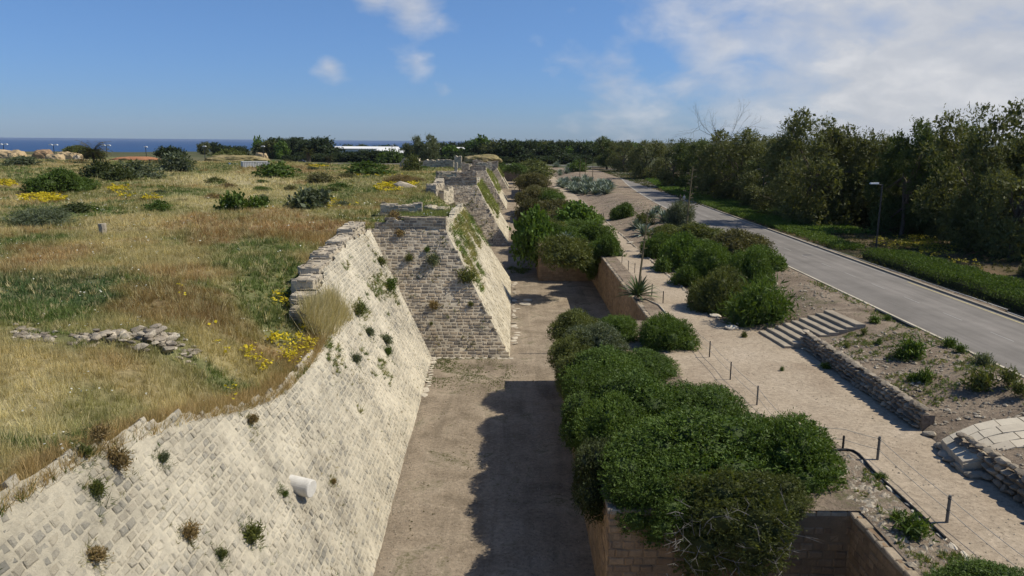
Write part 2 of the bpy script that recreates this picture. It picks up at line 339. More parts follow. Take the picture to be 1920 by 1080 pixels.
def grid(name, xs, ys, zfun, m_, colf=None, structure=True, warp=None):
    """xs: function(row Y)->array of X, or array"""
    rows = [np.broadcast_to(xs(Y) if callable(xs) else xs, (len(xs(ys[0])) if callable(xs) else len(xs),)) for Y in ys]
    X = np.array(rows); Y = np.repeat(np.asarray(ys)[:, None], X.shape[1], 1); Z = zfun(X, Y); nr, nc = X.shape
    V = np.stack([X, Y, Z], -1).reshape(-1, 3); i = np.arange(nr-1)[:, None]*nc+np.arange(nc-1)[None]
    F = np.stack([i, i+1, i+1+nc, i+nc], -1).reshape(-1, 4)
    me = newmesh(name, V, F, col=colf(V[:, 0], V[:, 1]) if colf else None, smooth=True)
    o = ob(name, me, m_)
    return kind(o, 'structure') if structure else o

# ------------------------------------------------------------------ field colours (what grows where)
STRAW = np.array((.42, .345, .165)); PALE = np.array((.52, .45, .25)); RUST = np.array((.28, .17, .075)); GREEN = np.array((.105, .15, .04)); OLIVE = np.array((.23, .225, .085)); MOSS = np.array((.075, .12, .045))
PATCH = [  # px, py, rx, ry, colour: growth seen in the photograph
    (100, 545, 150, 40, MOSS), (60, 590, 90, 22, GREEN), (490, 500, 110, 30, GREEN), (520, 540, 90, 30, GREEN), (100, 640, 90, 25, GREEN), (620, 470, 50, 14, OLIVE),
    (430, 340, 140, 14, PALE), (500, 362, 110, 13, PALE), (370, 385, 60, 18, PALE), (230, 430, 130, 20, STRAW), (480, 425, 190, 28, RUST), (600, 440, 120, 26, RUST), (300, 480, 130, 30, STRAW),
    (330, 570, 150, 30, RUST), (420, 610, 120, 20, STRAW), (60, 700, 130, 60, STRAW), (60, 760, 120, 60, PALE), (200, 740, 130, 40, OLIVE), (400, 720, 150, 50, STRAW), (620, 570, 30, 50, PALE),
    (560, 380, 100, 16, OLIVE), (200, 365, 100, 12, OLIVE), (300, 395, 90, 12, OLIVE), (40, 410, 90, 20, GREEN), (130, 400, 90, 12, GREEN), (650, 345, 70, 10, OLIVE), (520, 320, 90, 8, RUST), (770, 340, 60, 20, OLIVE),
    (400, 450, 60, 20, RUST), (100, 480, 100, 22, RUST), (780, 390, 90, 12, GREEN), (20, 870, 70, 40, STRAW), (250, 620, 140, 10, OLIVE), (150, 600, 60, 8, GREEN)]
def field_col(x, y):
    z = np.full(np.shape(x), 9.3); P = np.stack([x, y, z], -1); px, py, dd = proj(P)
    a = vn(x, y, 9, 21)[:, None]; b_ = vn(x, y, 3.2, 22)[:, None]; c_ = vn(x, y, 1.1, 23, 2)[:, None]
    C = OLIVE+(STRAW-OLIVE)*sstep(.35, .6, a); C = C+(RUST-C)*sstep(.5, .68, b_)*.65; C = C+(GREEN-C)*sstep(.44, .60, vn(x, y, 6, 25)[:, None])*.9
    wx = (vn(x, y, 2.5, 31)-.5)*1.1; wy = (vn(x, y, 2.5, 32)-.5)*1.1
    for qx, qy, rx, ry, cc in PATCH:
        r = np.sqrt(((px-qx)/rx+wx)**2+((py-qy)/ry+wy)**2)
        k = (1-sstep(.55, 1.15, r))*(dd > 1); C = C+(cc-C)*(k*(.72 if cc is RUST else .85))[:, None]
    return C*(.78+.5*c_)

# ------------------------------------------------------------------ setting: ground sheets
grid('moat_floor', np.linspace(-10.5, 12.3, 60), np.concatenate([np.arange(-12, 120, .6), np.arange(120, 332, 4.)]),
     lambda x, y: (vn(x, y, 3, 1)-.5)*.10+(vn(x, y, .8, 2)-.5)*.04, M_floor)
def fx(Y): e = float(edge_x(Y)); return e-np.concatenate([np.arange(0, 8, .35), np.arange(8, 40, 1.1), np.arange(40, 140, 5.), np.arange(140, 700, 40.)])
ys = np.concatenate([np.arange(-12, 66, .45), np.arange(66, 160, 1.5), np.arange(160, 336, 4.)])
grid('field_ground', fx, np.unique(np.concatenate([ys, [336]]+[[y0+K*TOWER_H-.02, y0+K*TOWER_H+.02, y1-K*TOWER_H-.02, y1-K*TOWER_H+.02] for y0, y1, _ in TOWERS])), zf, M_ground,
     colf=lambda x, y: field_col(x, y)*.62+np.array((.06, .048, .03)))
by = sorted(set([24., 24.02]+[q for y0, y1, _ in BLOCKS for q in (y0-.01, y0+.01, y1-.01, y1+.01)]))
ys2 = np.unique(np.concatenate([np.arange(-12, 60, .5), [28.3, 44.58, 44.62, 49.98, 50.02], np.arange(60, 332, 2.), by, [331.9]]))
def sheet(name, l, r, n, m_, dz=0., zfun=None, col=None): return grid(name, lambda Y: np.linspace(float(l(Y)), float(r(Y)), n), ys2, lambda x, y: (zfun or zr)(x, y)+dz, m_, colf=col)
sheet('terrace_soil', lambda Y: wall_x(Y)+.25, lambda Y: path_l(Y)+.02, 16, M_soil)
sheet('gravel_path', lambda Y: path_l(Y), lambda Y: path_r(Y), 12, M_path, zfun=lambda x, y: Z_PATH+(6-Z_PATH)*sstep(290, 328, y)+(vn(x, y, 1.5, 12)-.5)*.06+.012)
sheet('roadside_bank', lambda Y: path_r(Y)+.02, lambda Y: 34., 44, M_soil, dz=-.03)
sheet('verge_ground', lambda Y: 34., lambda Y: 60., 24, M_verge, dz=0.)
sheet('woodland_floor', lambda Y: 60., lambda Y: 900., 24, M_verge, dz=-.02)
def coast(x): return np.interp(x, [-2000, -300, -240, -200, -170, -150, -120, -60, 0], [380, 440, 470, 560, 800, 1500, 4000, 20000, 200000])
def zfar(x, y):
    z = 6+(9.3-6)*(1-sstep(-190, -120, x))*(1-sstep(336, 420, y)*.15)+(vn(x, y, 40, 41)-.5)*1.2*sstep(345, 420, y)*(np.abs(x) > 0)
    z = np.where((y > 345) & (y < 388) & (x > -150) & (x < 60), 5.94, z)
    return z-sstep(0, 70, y-coast(x))*(z+14)
fy = np.concatenate([np.arange(332, 640, 9.), np.geomspace(650, 60000, 40)])
grid('coastal_plain', lambda Y: np.concatenate([np.linspace(-700, -120, 50), np.linspace(-110, 60, 24), np.linspace(80, 900, 14)])*max(1, Y/600), fy, zfar, M_plain)
me = newmesh('sea', [(-60000, 250, -8), (20000, 250, -8), (20000, 90000, -8), (-60000, 90000, -8)], [(0, 1, 2, 3)]); kind(ob('sea', me, M_sea), 'structure')
V = []; F = []
for i, (a, b_) in enumerate(((340, 368), (352, 380))):
    pts = [G(q, 288+2*i+.6*math.sin(q), -7.9) for q in np.linspace(a, b_, 9)]
    for j, q in enumerate(pts): wv = 5+5*math.sin(j*.4); V += [q-(0, wv, 0), q+(0, wv, 0)]
    F += [(i*18+2*j, i*18+2*j+2, i*18+2*j+3, i*18+2*j+1) for j in range(8)]
kind(ob('breaking_waves', newmesh('breaking_waves', V, F), M_foam), 'structure')
def ribbon(name, o0, o1, z, m_, i0=0, i1=None, struct=True, parent=None, th=0.):
    i1 = len(RL) if i1 is None else i1; A = RL[i0:i1]+rn[i0:i1]*o0; B = RL[i0:i1]+rn[i0:i1]*o1; n = len(A)
    V = np.concatenate([np.c_[A, np.full(n, z)], np.c_[B, np.full(n, z)]]); F = [(i, n+i, n+i+1, i+1) for i in range(n-1)]
    if th:
        V = np.concatenate([V, V-(0, 0, th)]); F += [(i, i+1, 2*n+i+1, 2*n+i) for i in range(n-1)]+[(n+i+1, n+i, 3*n+i, 3*n+i+1) for i in range(n-1)]
    o = ob(name, newmesh(name, V, F), m_, parent); 
    return kind(o, 'structure') if struct else o
road = ribbon('road', -3.75, 3.75, Z_ROAD, M_road)
ribbon('edge_line', 3.3, 3.42, Z_ROAD+.004, M_yellow, 0, 24, False, road); ribbon('edge_line', 3.3, 3.42, Z_ROAD+.004, M_white, 24, None, False, road); ribbon('edge_line', -3.62, -3.5, Z_ROAD+.004, M_white, 34, None, False, road)
ribbon('kerb', 3.75, 4.0, Z_ROAD+.13, M_step, 0, None, True, None, .25)
ribbon('concrete_edging', -3.92, -3.75, Z_ROAD+.02, M_flag, 0, None, True, None, .1)
cum = np.concatenate([[0], np.cumsum(np.linalg.norm(np.diff(RL, axis=0), axis=1))])
for s in np.arange(45, 330, 5.2):
    a = np.array([np.interp(s, cum, RL[:, k]) for k in (0, 1)]); b_ = np.array([np.interp(s+2.2, cum, RL[:, k]) for k in (0, 1)]); d = (b_-a)/np.linalg.norm(b_-a); q = np.array([d[1], -d[0]])*.04
    V = [(*(a-q), Z_ROAD+.004), (*(a+q), Z_ROAD+.004), (*(b_+q), Z_ROAD+.004), (*(b_-q), Z_ROAD+.004)]
    ob('centre_dash', newmesh('centre_dash', V, [(0, 1, 2, 3)]), M_white, road)
# far ridges
def ridge(name, pts, depth, m_, z0=2):
    P = catmull(np.array(pts, float), 8); V = []; n = len(P)
    for k, (f, h) in enumerate(((0, 0), (.3, .75), (.55, 1), (1, 0))):
        for i, (px, py) in enumerate(P):
            g = G(px, py, 17+1e-6); d_ = _F+_R2*(px-960)/FPX+_U2*(540-py)/FPX; d_ = d_/d_[1]; c_ = CAM+d_*(depth*(1+.12*(f-.55))); zt = c_[2]
            V.append((c_[0], depth*(1+.12*(f-.55)), z0+(zt-z0)*h+(vn(c_[0]+7*i, c_[1], depth*.02, 3)-.5)*depth*.0012*(h > 0)))
    F = [(k*n+i, k*n+i+1, (k+1)*n+i+1, (k+1)*n+i) for k in range(3) for i in range(n-1)]
    return kind(ob(name, newmesh(name, V, F, smooth=True), m_), 'structure')
M_hill = soil_mat('hill_scrub', (.035, .045, .025), (.05, .06, .032), (.08, .08, .045), bmp=.2, sc=.08)
ridge('distant_hills', [(1080, 274), (1180, 272), (1300, 268), (1420, 263), (1470, 258), (1540, 261), (1640, 262), (1690, 266), (1800, 268), (1950, 266), (2300, 262), (2700, 270)], 9000, M_hill)
ridge('wooded_hill', [(1120, 280), (1200, 274), (1290, 267), (1340, 265), (1400, 263), (1440, 265), (1480, 271), (1540, 276), (1700, 280)], 1500, M_hill)

# ------------------------------------------------------------------ masonry
def unit(v): v = np.asarray(v, float); return v/np.linalg.norm(v)
class Masonry:
    def __init__(s, root): s.root = root; s.b = []; s.cores = []
    def lay(s, O, U, V, Nn, u0, u1, H, ch, wd, keep, m_, gap=.035, prot=(-.01, .04), jit=.02, miss=.0, off=0.):
        O = np.asarray(O, float); U = unit(U); V = unit(V); Nn = unit(Nn); Q = []
        v = 0.
        while v < H-.4*ch:
            h = ch*rng.uniform(.88, 1.12); n = int((u1-u0)/wd*1.25)+3
            e = u0-rng.uniform(0, wd)+np.concatenate([[0], np.cumsum(wd*rng.uniform(.65, 1.35, n))])
            a, b_ = e[:-1], e[1:]; k = (b_ > u0+.05) & (a < u1-.05); a = np.maximum(a[k], u0); b_ = np.minimum(b_[k], u1)
            if len(a):
                kk = keep((a+b_)/2, np.full(len(a), v+h/2)) & (b_-a > .12) & (rng.random(len(a)) >= miss); a, b_ = a[kk], b_[kk]
                Q.append(np.stack([a, b_, np.full(len(a), v), np.full(len(a), v+h)], 1))
            v += h
        if not Q: return s
        Q = np.concatenate(Q); n = len(Q)
        if not n: return s
        g = gap/2; j = lambda: rng.uniform(-jit, jit, n)
        u = np.stack([Q[:, 0]+g+j(), Q[:, 1]-g+j(), Q[:, 1]-g+j(), Q[:, 0]+g+j()], 1); w_ = np.stack([Q[:, 2]+g+j(), Q[:, 2]+g+j(), Q[:, 3]-g+j(), Q[:, 3]-g+j()], 1)
        p = rng.uniform(*prot, n)[:, None]+rng.uniform(-.012, .012, (n, 4)); uc = u.mean(1, keepdims=True); wc = w_.mean(1, keepdims=True)
        ins = np.minimum(.035, .18*np.minimum(Q[:, 1]-Q[:, 0], Q[:, 3]-Q[:, 2]))[:, None]
        ui = u-np.sign(u-uc)*ins; wi = w_-np.sign(w_-wc)*ins
        UU = np.concatenate([u, u, ui], 1); WW = np.concatenate([w_, w_, wi], 1); PP = np.concatenate([np.full((n, 4), -.14), p-.03, p], 1)+off
        W = O+UU[..., None]*U+WW[..., None]*V+PP[..., None]*Nn
        s.b.append((W, m_, rng.random(n), Nn)); return s
    def core(s, O, U, V, Nn, lf, rf, H, nu, nv, m_, amp=.03, off=-.02):
        O = np.asarray(O, float); U = unit(U); V = unit(V); Nn = unit(Nn); vv = np.linspace(0, H, nv); tt = np.linspace(0, 1, nu)
        l = np.array([lf(q) for q in vv]); r = np.array([rf(q) for q in vv]); u = l[:, None]+(r-l)[:, None]*tt
        P = O+u[..., None]*U+vv[:, None, None]*V
        d = (vn(P[..., 0]*1.3+P[..., 1], P[..., 2]*1.1+P[..., 0]*.4, .35, 51, 3)-.5)*2*amp+(vn(P[..., 1]+P[..., 0], P[..., 2], 2.2, 52, 2)-.5)*amp+off
        P = (P+d[..., None]*Nn).reshape(-1, 3); i = np.arange(nv-1)[:, None]*nu+np.arange(nu-1)[None]
        s.cores.append((P, np.stack([i, i+1, i+1+nu, i+nu], -1).reshape(-1, 4), m_)); return s
    def plane(s, O, U, V, Nn, u0, u1, H, ch, wd, m_, mc, keep=None, lf=None, rf=None, res=.5, **k):
        keep = keep or (lambda u, v: np.full(len(u), True)); s.lay(O, U, V, Nn, u0, u1, H, ch, wd, keep, m_, **k)
        s.core(O, U, V, Nn, lf or (lambda v: u0), rf or (lambda v: u1), H, max(2, int((u1-u0)/res)+1), max(2, int(H/res)+1), mc); return s
    def wall(s, A, B, th, z0, z1, ch, wd, m_, mc, top=None, faces='LRTSE', **k):
        """upright wall from A to B (x,y); top(u) gives the broken top height at u"""
        A = np.array([*A, z0], float); B = np.array([*B, z0], float); L = np.linalg.norm(B-A); U = (B-A)/L; Nn = np.array([U[1], -U[0], 0.]); H = z1-z0
        top = top or (lambda u: np.full(np.shape(u), H)); Z = np.array([0, 0, 1.]); n = max(2, int(L/.4)+1); us = np.linspace(0, L, n)
        hs = np.array([float(top(np.array([q]))[0]) for q in us])
        kp = lambda u, v: v < top(u)
        if 'R' in faces: s.lay(A+Nn*th/2, U, Z, Nn, 0, L, H, ch, wd, kp, m_, **k)
        if 'L' in faces: s.lay(A-Nn*th/2, U, Z, -Nn, 0, L, H, ch, wd, kp, m_, **k)
        if 'S' in faces: s.lay(A-Nn*th/2, Nn, Z, -U, 0, th, hs[0], ch, wd, lambda u, v: v < 1e9, m_, **k)
        if 'E' in faces: s.lay(B-Nn*th/2, Nn, Z, U, 0, th, hs[-1], ch, wd, lambda u, v: v < 1e9, m_, **k)
        if 'T' in faces:
            i0 = len(s.b); s.lay(A-Nn*th/2, U, Nn, Z, 0, L, th, max(.3, th/round(th/.45+.01)) if th > .5 else th, wd*1.1, lambda u, v: v < 1e9, m_, **k)
            if len(s.b) > i0:
                W, a1, a2, a3 = s.b[-1]; uc = ((W.mean(1)-A)@U); W[..., 2] += np.clip(top(uc), 0, H)[:, None]
        V = []
        for q, h in zip(us, np.minimum(hs, H)):
            for sd in (-1, 1):
                for z in (0, h-.03): V.append(A+U*q+Nn*sd*(th/2-.025)+Z*z)
        F = []
        for i in range(n-1):
            a = 4*i; F += [(a, a+1, a+5, a+4), (a+2, a+6, a+7, a+3), (a+1, a+3, a+7, a+5)]
        F += [(0, 2, 3, 1), (4*n-4, 4*n-3, 4*n-1, 4*n-2)]
        s.cores.append((np.array(V), np.array(F), mc)); return s
    def finish(s, name='stone', limit=300, minpx=9., corename='mortar_core'):
        if s.cores:
            mats = []; V = []; F = []; MI = []; n = 0
            for P, f, m_ in s.cores:
                if m_ not in mats: mats.append(m_)
                V.append(P); F.append(f+n); MI += [mats.index(m_)]*len(f); n += len(P)
            me = newmesh(corename, np.concatenate(V), np.concatenate(F), smooth=False)
            for m_ in mats: me.materials.append(m_)
            me.polygons.foreach_set('material_index', MI); ob(corename, me, None, s.root, None); s._fix(bpy.data.objects[-1] if False else None)
        if not s.b: return
        W = np.concatenate([q[0] for q in s.b]); T = np.concatenate([q[2] for q in s.b]); mats = []; MI = []; NN = []
        for q in s.b:
            if q[1] not in mats: mats.append(q[1])
            MI += [mats.index(q[1])]*len(q[0]); NN += [q[3]]*len(q[0])
        MI = np.array(MI); NN = np.array(NN); C = W.mean(1); px, py, dd = proj(C); size = np.linalg.norm(W[:, 4]-W[:, 6], axis=1)/np.maximum(dd, .1)*FPX
        facing = ((CAM-C)*NN).sum(1) > 0; ok = (dd > 1) & (px > 0) & (px < 1920) & (py > 0) & (py < 1080) & facing & (size > minpx)
        idx = np.where(ok)[0]; idx = idx[np.argsort(-size[idx])][:limit]; part = np.zeros(len(W), bool); part[idx] = True
        f0 = np.array([(8, 9, 10, 11), (4, 5, 9, 8), (5, 6, 10, 9), (6, 7, 11, 10), (7, 4, 8, 11), (0, 1, 5, 4), (1, 2, 6, 5), (2, 3, 7, 6), (3, 0, 4, 7)])
        for i in idx:
            me = newmesh(name, W[i]-C[i], f0, tone=np.full(9, T[i])); ob(name, me, mats[MI[i]], s.root, C[i]-np.array(s.root.location))
        r = np.where(~part)[0]
        if len(r):
            F = (f0[None]+np.arange(len(r))[:, None, None]*12).reshape(-1, 4)
            me = newmesh(name, W[r].reshape(-1, 3)-np.array(s.root.location), F, tone=np.repeat(T[r], 9))
            for m_ in mats: me.materials.append(m_)
            me.polygons.foreach_set('material_index', np.repeat(MI[r], 9).astype(np.int32))
            kind(ob('stonework', me, None, s.root), 'stuff')
    def _fix(s, _):
        for c in s.root.children:
            if c.type == 'MESH' and c.name.startswith('mortar_core'): c.location = tuple(-np.array(s.root.location))
SL = math.hypot(K, 1)
def wroot(name, label, cat, loc, group=None): return empty(name, loc, label, cat, group)

# the long near scarp
root = wroot('sloping_rampart', 'huge pale limestone rampart slope filling the lower left, with a marble column end sticking out', 'rampart', (-5, 20, 0)); ms = Masonry(root)
U = unit((-.030, 1, 0)); V = unit((-K, 0, 1)); Nn = unit(np.cross(V, U)*-1); Nn = Nn if Nn[0] > 0 else -Nn
O = np.array([-4.61, 0, 0.])
def keepn(u, v):
    z = v/SL; y = u; return (z < edge_h(y)+(vn(u, v*0, .8, 61, 2)-.5)*.35+.05) & (y < 57.5+K*z+.25)
ms.lay(O, U, V, Nn, -10, 64, 11.35, .25, .34, keepn, M_glacis, gap=.06, prot=(-.014, .026), jit=.024, miss=.06)
nu, nv = 680, 112
P = []
for i in range(nv):
    f = i/(nv-1); y0_ = np.linspace(-10, 63.5, nu); zt = np.minimum(edge_h(y0_)+(vn(y0_, y0_*0, .8, 61, 2)-.5)*.35, 10); z = zt*f-.3*(f == 0)
    x = -4.61-.030*y0_-K*z; d = (vn(y0_, z*1.2, .26, 63, 4)-.5)*.085+(vn(y0_, z, 3, 64, 2)-.5)*.05-.024
    P.append(np.stack([x+d*Nn[0], y0_, z+d*Nn[2]], 1))
P = np.concatenate(P); i = np.arange(nv-1)[:, None]*nu+np.arange(nu-1)[None]; ms.cores.append((P, np.stack([i, i+1, i+1+nu, i+nu], -1).reshape(-1, 4), M_mort))
ms.finish(minpx=9)
# rubble rampart wall standing on its crest
root = wroot('rubble_wall', 'broken grey rubble wall climbing along the crest of the pale rampart slope', 'ruined wall', (-11, 45, 7)); ms = Masonry(root)
for ya, yb, zt0, zt1 in ((38.2, 39.6, 8.0, 8.5), (39.6, 41, 8.6, 8.9), (41, 43.5, 9.1, 9.4), (43.5, 47, 9.5, 9.65), (47, 52, 9.75, 9.9), (52, 57, 9.95, 10.1), (57, 62.5, 10.3, 10.4)):
    zc = (zt0+zt1)/2; xa = -4.61-.03*ya-K*zc; xb = -4.61-.03*yb-K*zc; th = 1.25
    ms.wall((xa-th/2+.05, ya), (xb-th/2+.05, yb), th, 6.6, zc, .2, .42, M_rock, M_mortb, top=lambda u, zc=zc: zc-6.6+(vn(u, u*0, .6, int(zc*10))-.5)*.3, gap=.05, prot=(-.07, .08), jit=.04, miss=.06)
ms.finish(limit=280, minpx=9)

# towers
TL = ['nearest sloping stone tower with brown brick-like front and grassy top', 'second sloping tower, behind the nearest one', 'third sloping tower far along the dry moat', 'farthest small sloping tower before the road bend']
for k, (y0, y1, xr) in enumerate(TOWERS):
    root = wroot('bastion_tower', TL[k], 'tower', (xr-3, (y0+y1)/2, 0)); ms = Masonry(root); H = TOWER_H*SL
    xl = float(bx(y0))-K*TOWER_H-.6
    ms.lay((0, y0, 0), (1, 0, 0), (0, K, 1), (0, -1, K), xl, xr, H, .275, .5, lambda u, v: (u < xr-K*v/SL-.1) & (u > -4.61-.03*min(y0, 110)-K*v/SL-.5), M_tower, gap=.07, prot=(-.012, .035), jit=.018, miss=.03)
    ms.core((0, y0, 0), (1, 0, 0), (0, K, 1), (0, -1, K), lambda v: bx(y0)-K*v/SL-.8, lambda v: xr-K*v/SL-.03, H, 26, 50, M_mortb)
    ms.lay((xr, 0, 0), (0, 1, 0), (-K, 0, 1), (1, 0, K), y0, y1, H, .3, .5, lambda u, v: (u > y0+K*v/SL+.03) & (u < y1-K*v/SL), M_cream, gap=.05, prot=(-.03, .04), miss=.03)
    ms.core((xr, 0, 0), (0, 1, 0), (-K, 0, 1), (1, 0, K), lambda v: y0+K*v/SL+.02, lambda v: y1-K*v/SL, H, 50, 26, M_mort)
    ms.core((0, y1, 0), (1, 0, 0), (0, -K, 1), (0, 1, K), lambda v: bx(y1)-K*v/SL-.8, lambda v: xr-K*v/SL, H, 12, 12, M_mortb)
    # dressed stones down the corner, paler
    for v in np.arange(0, H-.3, .32):
        z = v/SL; l = .24+.16*((int(v/.32)) % 2)
        ms.lay((0, y0, 0), (1, 0, 0), (0, K, 1), (0, -1, K), xr-K*(z+.12)-l, xr-K*(z+.12), .32, .3, 9, lambda u, v_: v_ < 9, M_cream if k < 3 else M_tower, gap=.02, prot=(.03, .05), jit=.008, off=0.) if False else None
    yt = y0+K*TOWER_H
    xa = float(bx(y0))-K*TOWER_H+.2; xb = xr-K*TOWER_H-.0
    hp = [1.05, 1.35, 1.2, 1.0][k]
    ms.wall((xa, yt+.42), (xb, yt+.42), .7, TOWER_H-.25, TOWER_H+hp, .26, .5, M_tower, M_mortb, top=lambda u, hp=hp, xa=xa, xb=xb: hp+.25-(.55*(u < .9)+.35*((u > 2.) & (u < 2.5)))*(hp > 0)+(vn(u, u*0, .9, 77+k)-.5)*.15, prot=(-.03, .04))
    # low cream parapet along the outer edge
    ms.wall((xb-.3, yt+.8), (xb-.35, y1-K*TOWER_H), .55, TOWER_H-.2, TOWER_H+.75, .3, .5, M_cream, M_mort, top=lambda u: .55+.4*(u < 2.5)+(vn(u, u*0, 1.6, 88)-.5)*.7, prot=(-.04, .05))
    ms.finish(minpx=8.5)
    # footing course at the base
    f = Masonry(root) if False else None
# curtain scarps between the towers
for k, (a, b_) in enumerate(((92., 124.3), (152.5, 190.), (224., 272.6))):
    root = wroot('curtain_slope', 'stretch of sloping curtain wall recessed between the %s towers' % ('first and second', 'second and third', 'third and fourth')[k], 'rampart', (-8, (a+b_)/2, 0)); ms = Masonry(root)
    x0 = float(bx(a))
    ms.plane((x0, 0, 0), (0, 1, 0), (-K, 0, 1), (1, 0, K), a-6, b_+6, (TOWER_H if k else 8.3)*SL, .32, .5, M_tower, M_mortb, gap=.06)
    ms.finish()
# ruined walls up on the ramparts: x0,y0,x1,y1,thickness,z0,z1
RUINS = [((-13.9, 79), (-9.6, 79.4), 1.6, 9.2, 10.75, 'squat ruined block with grass on it, just behind the nearest tower top', M_rock),
    ((-9.4, 82.5), (-7.2, 82), 2.2, 9.3, 9.95, 'flat pale slab of masonry behind the nearest tower top', M_cream),
    ((-12.6, 116), (-12.4, 128), 1.5, 7.0, 10.7, 'tall stepped stub of wall left of the second tower front', M_rock),
    ((-11.3, 118.5), (-10.2, 124), .9, 7.0, 9.7, 'leaning cream stub of wall against the second tower', M_cream),
    ((-14.2, 140), (-10.6, 141), 1.3, 9.2, 11.5, 'low brown wall piece on top of the second tower, left side', M_tower),
    ((-13.5, 166), (-8, 166), 1.2, 9.2, 10.8, 'long low brown wall between the second and third towers', M_tower),
    ((-14.2, 184), (-13.5, 184), 1.2, 9.2, 12.2, 'slim pale stone pillar stump standing among the ruins', M_cream),
    ((-12.6, 186), (-10.8, 186), 1.6, 9.2, 12., 'short stepped pier beside the slim pillar stump', M_rock),
    ((-16.4, 212), (-14.4, 212), 2.2, 9.2, 14.0, 'tallest ruined pier, rising above the distant ruins', M_rock),
    ((-33, 222), (-17, 219), 1.6, 8.8, 12.0, 'long dark rubble wall running left from the tallest pier', M_rock),
    ((-10, 206), (-6, 207), 1.4, 9.2, 11.6, 'rubble wall right of the tallest pier', M_rock),
    ((-12.5, 232), (-4.6, 232), 1.6, 9, 11.3, 'far rubble wall on the third tower', M_tower)]
for n_, (A, B, th, z0, z1, lb, m_) in enumerate(RUINS):
    root = wroot('ruined_wall', lb, 'ruin', (A[0], A[1], z0)); ms = Masonry(root)
    L = math.dist(A, B); H = z1-z0
    ms.wall(A, B, th, z0, z1+.4, .27, .5, m_, M_mortb, top=lambda u, H=H, n_=n_: H*(.66+.40*vn(u, u*0, 2.2, 100+n_, 2)+.06*np.sign(vn(u, u*0, 1.3, 160+n_)-.5))+(vn(u, u*0, .6, 130+n_)-.5)*.3, prot=(-.09, .09), jit=.05, miss=.06)
    ms.finish(minpx=9)

# counterscarp walls on the right of the moat
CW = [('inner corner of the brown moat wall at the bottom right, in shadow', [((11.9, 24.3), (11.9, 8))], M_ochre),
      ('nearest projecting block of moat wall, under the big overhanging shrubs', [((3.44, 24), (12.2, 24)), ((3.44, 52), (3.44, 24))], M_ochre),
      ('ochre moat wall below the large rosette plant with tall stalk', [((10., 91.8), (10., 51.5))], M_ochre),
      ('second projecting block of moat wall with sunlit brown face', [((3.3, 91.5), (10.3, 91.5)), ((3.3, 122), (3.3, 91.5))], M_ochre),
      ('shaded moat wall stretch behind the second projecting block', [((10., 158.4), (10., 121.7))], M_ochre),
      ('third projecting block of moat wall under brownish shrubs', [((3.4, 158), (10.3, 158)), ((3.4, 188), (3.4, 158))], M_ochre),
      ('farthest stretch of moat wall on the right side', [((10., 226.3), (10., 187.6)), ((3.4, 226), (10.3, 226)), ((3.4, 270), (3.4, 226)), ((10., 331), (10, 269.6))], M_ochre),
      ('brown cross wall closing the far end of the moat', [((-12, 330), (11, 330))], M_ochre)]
for lb, segs, m_ in CW:
    A = segs[0][0]; root = wroot('moat_wall', lb, 'wall', (A[0], A[1], 0)); ms = Masonry(root)
    for A, B in segs:
        A = np.array([*A, 0.]); B = np.array([*B, 0.]); L = np.linalg.norm(B-A); U = (B-A)/L; Nn = np.array([U[1], -U[0], 0.]); H = 4.44 if A[1] < 300 else 5.9
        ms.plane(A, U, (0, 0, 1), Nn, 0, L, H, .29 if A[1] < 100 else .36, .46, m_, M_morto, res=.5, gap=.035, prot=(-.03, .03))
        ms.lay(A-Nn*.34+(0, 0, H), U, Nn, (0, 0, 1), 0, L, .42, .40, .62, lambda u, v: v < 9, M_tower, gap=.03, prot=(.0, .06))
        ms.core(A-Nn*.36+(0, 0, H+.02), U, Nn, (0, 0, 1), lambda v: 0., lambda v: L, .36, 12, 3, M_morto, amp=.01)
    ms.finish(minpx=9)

# ------------------------------------------------------------------ loose stones
def icos():
    import bmesh
    bm = bmesh.new(); bmesh.ops.create_icosphere(bm, subdivisions=2, radius=1); V = np.array([v.co[:] for v in bm.verts]); F = np.array([[v.index for v in f.verts] for f in bm.faces]); bm.free(); return V, F
IV, IF = icos()
def rock_mesh(name, sd, flat_=.65, block=.0):
    V = IV.copy(); r = np.random.default_rng(sd)
    for _ in range(9):
        d = unit(r.normal(size=3)); c_ = r.uniform(.45, .8); s = V@d; V -= np.outer(np.maximum(s-c_, 0)*.9, d)
    V *= (1+(vn(V[:, 0]*2+sd, V[:, 1]*2+V[:, 2], .7, sd)-.5)*.25)[:, None]; V[:, 2] *= flat_
    return newmesh(name, V, IF)
ROCKS = [rock_mesh('stone', 200+i, .6+.1*(i % 3)) for i in range(7)]
def put_rock(parent, P, sx, sy, sz, rz, m_, name='stone'):
    me = ROCKS[rng.integers(len(ROCKS))]
    key = me.name+m_.name
    if key not in _rk: c_ = me.copy(); c_.name = 'stone'; c_.materials.append(m_); _rk[key] = c_
    o = ob(name, _rk[key], None, parent); P = np.asarray(P, float)
    if parent is not None: P = P-np.array(parent.location)
    o.location = tuple(P); o.scale = (sx, sy, sz); o.rotation_euler = (rng.uniform(-.2, .2), rng.uniform(-.2, .2), rz); return o
_rk = {}
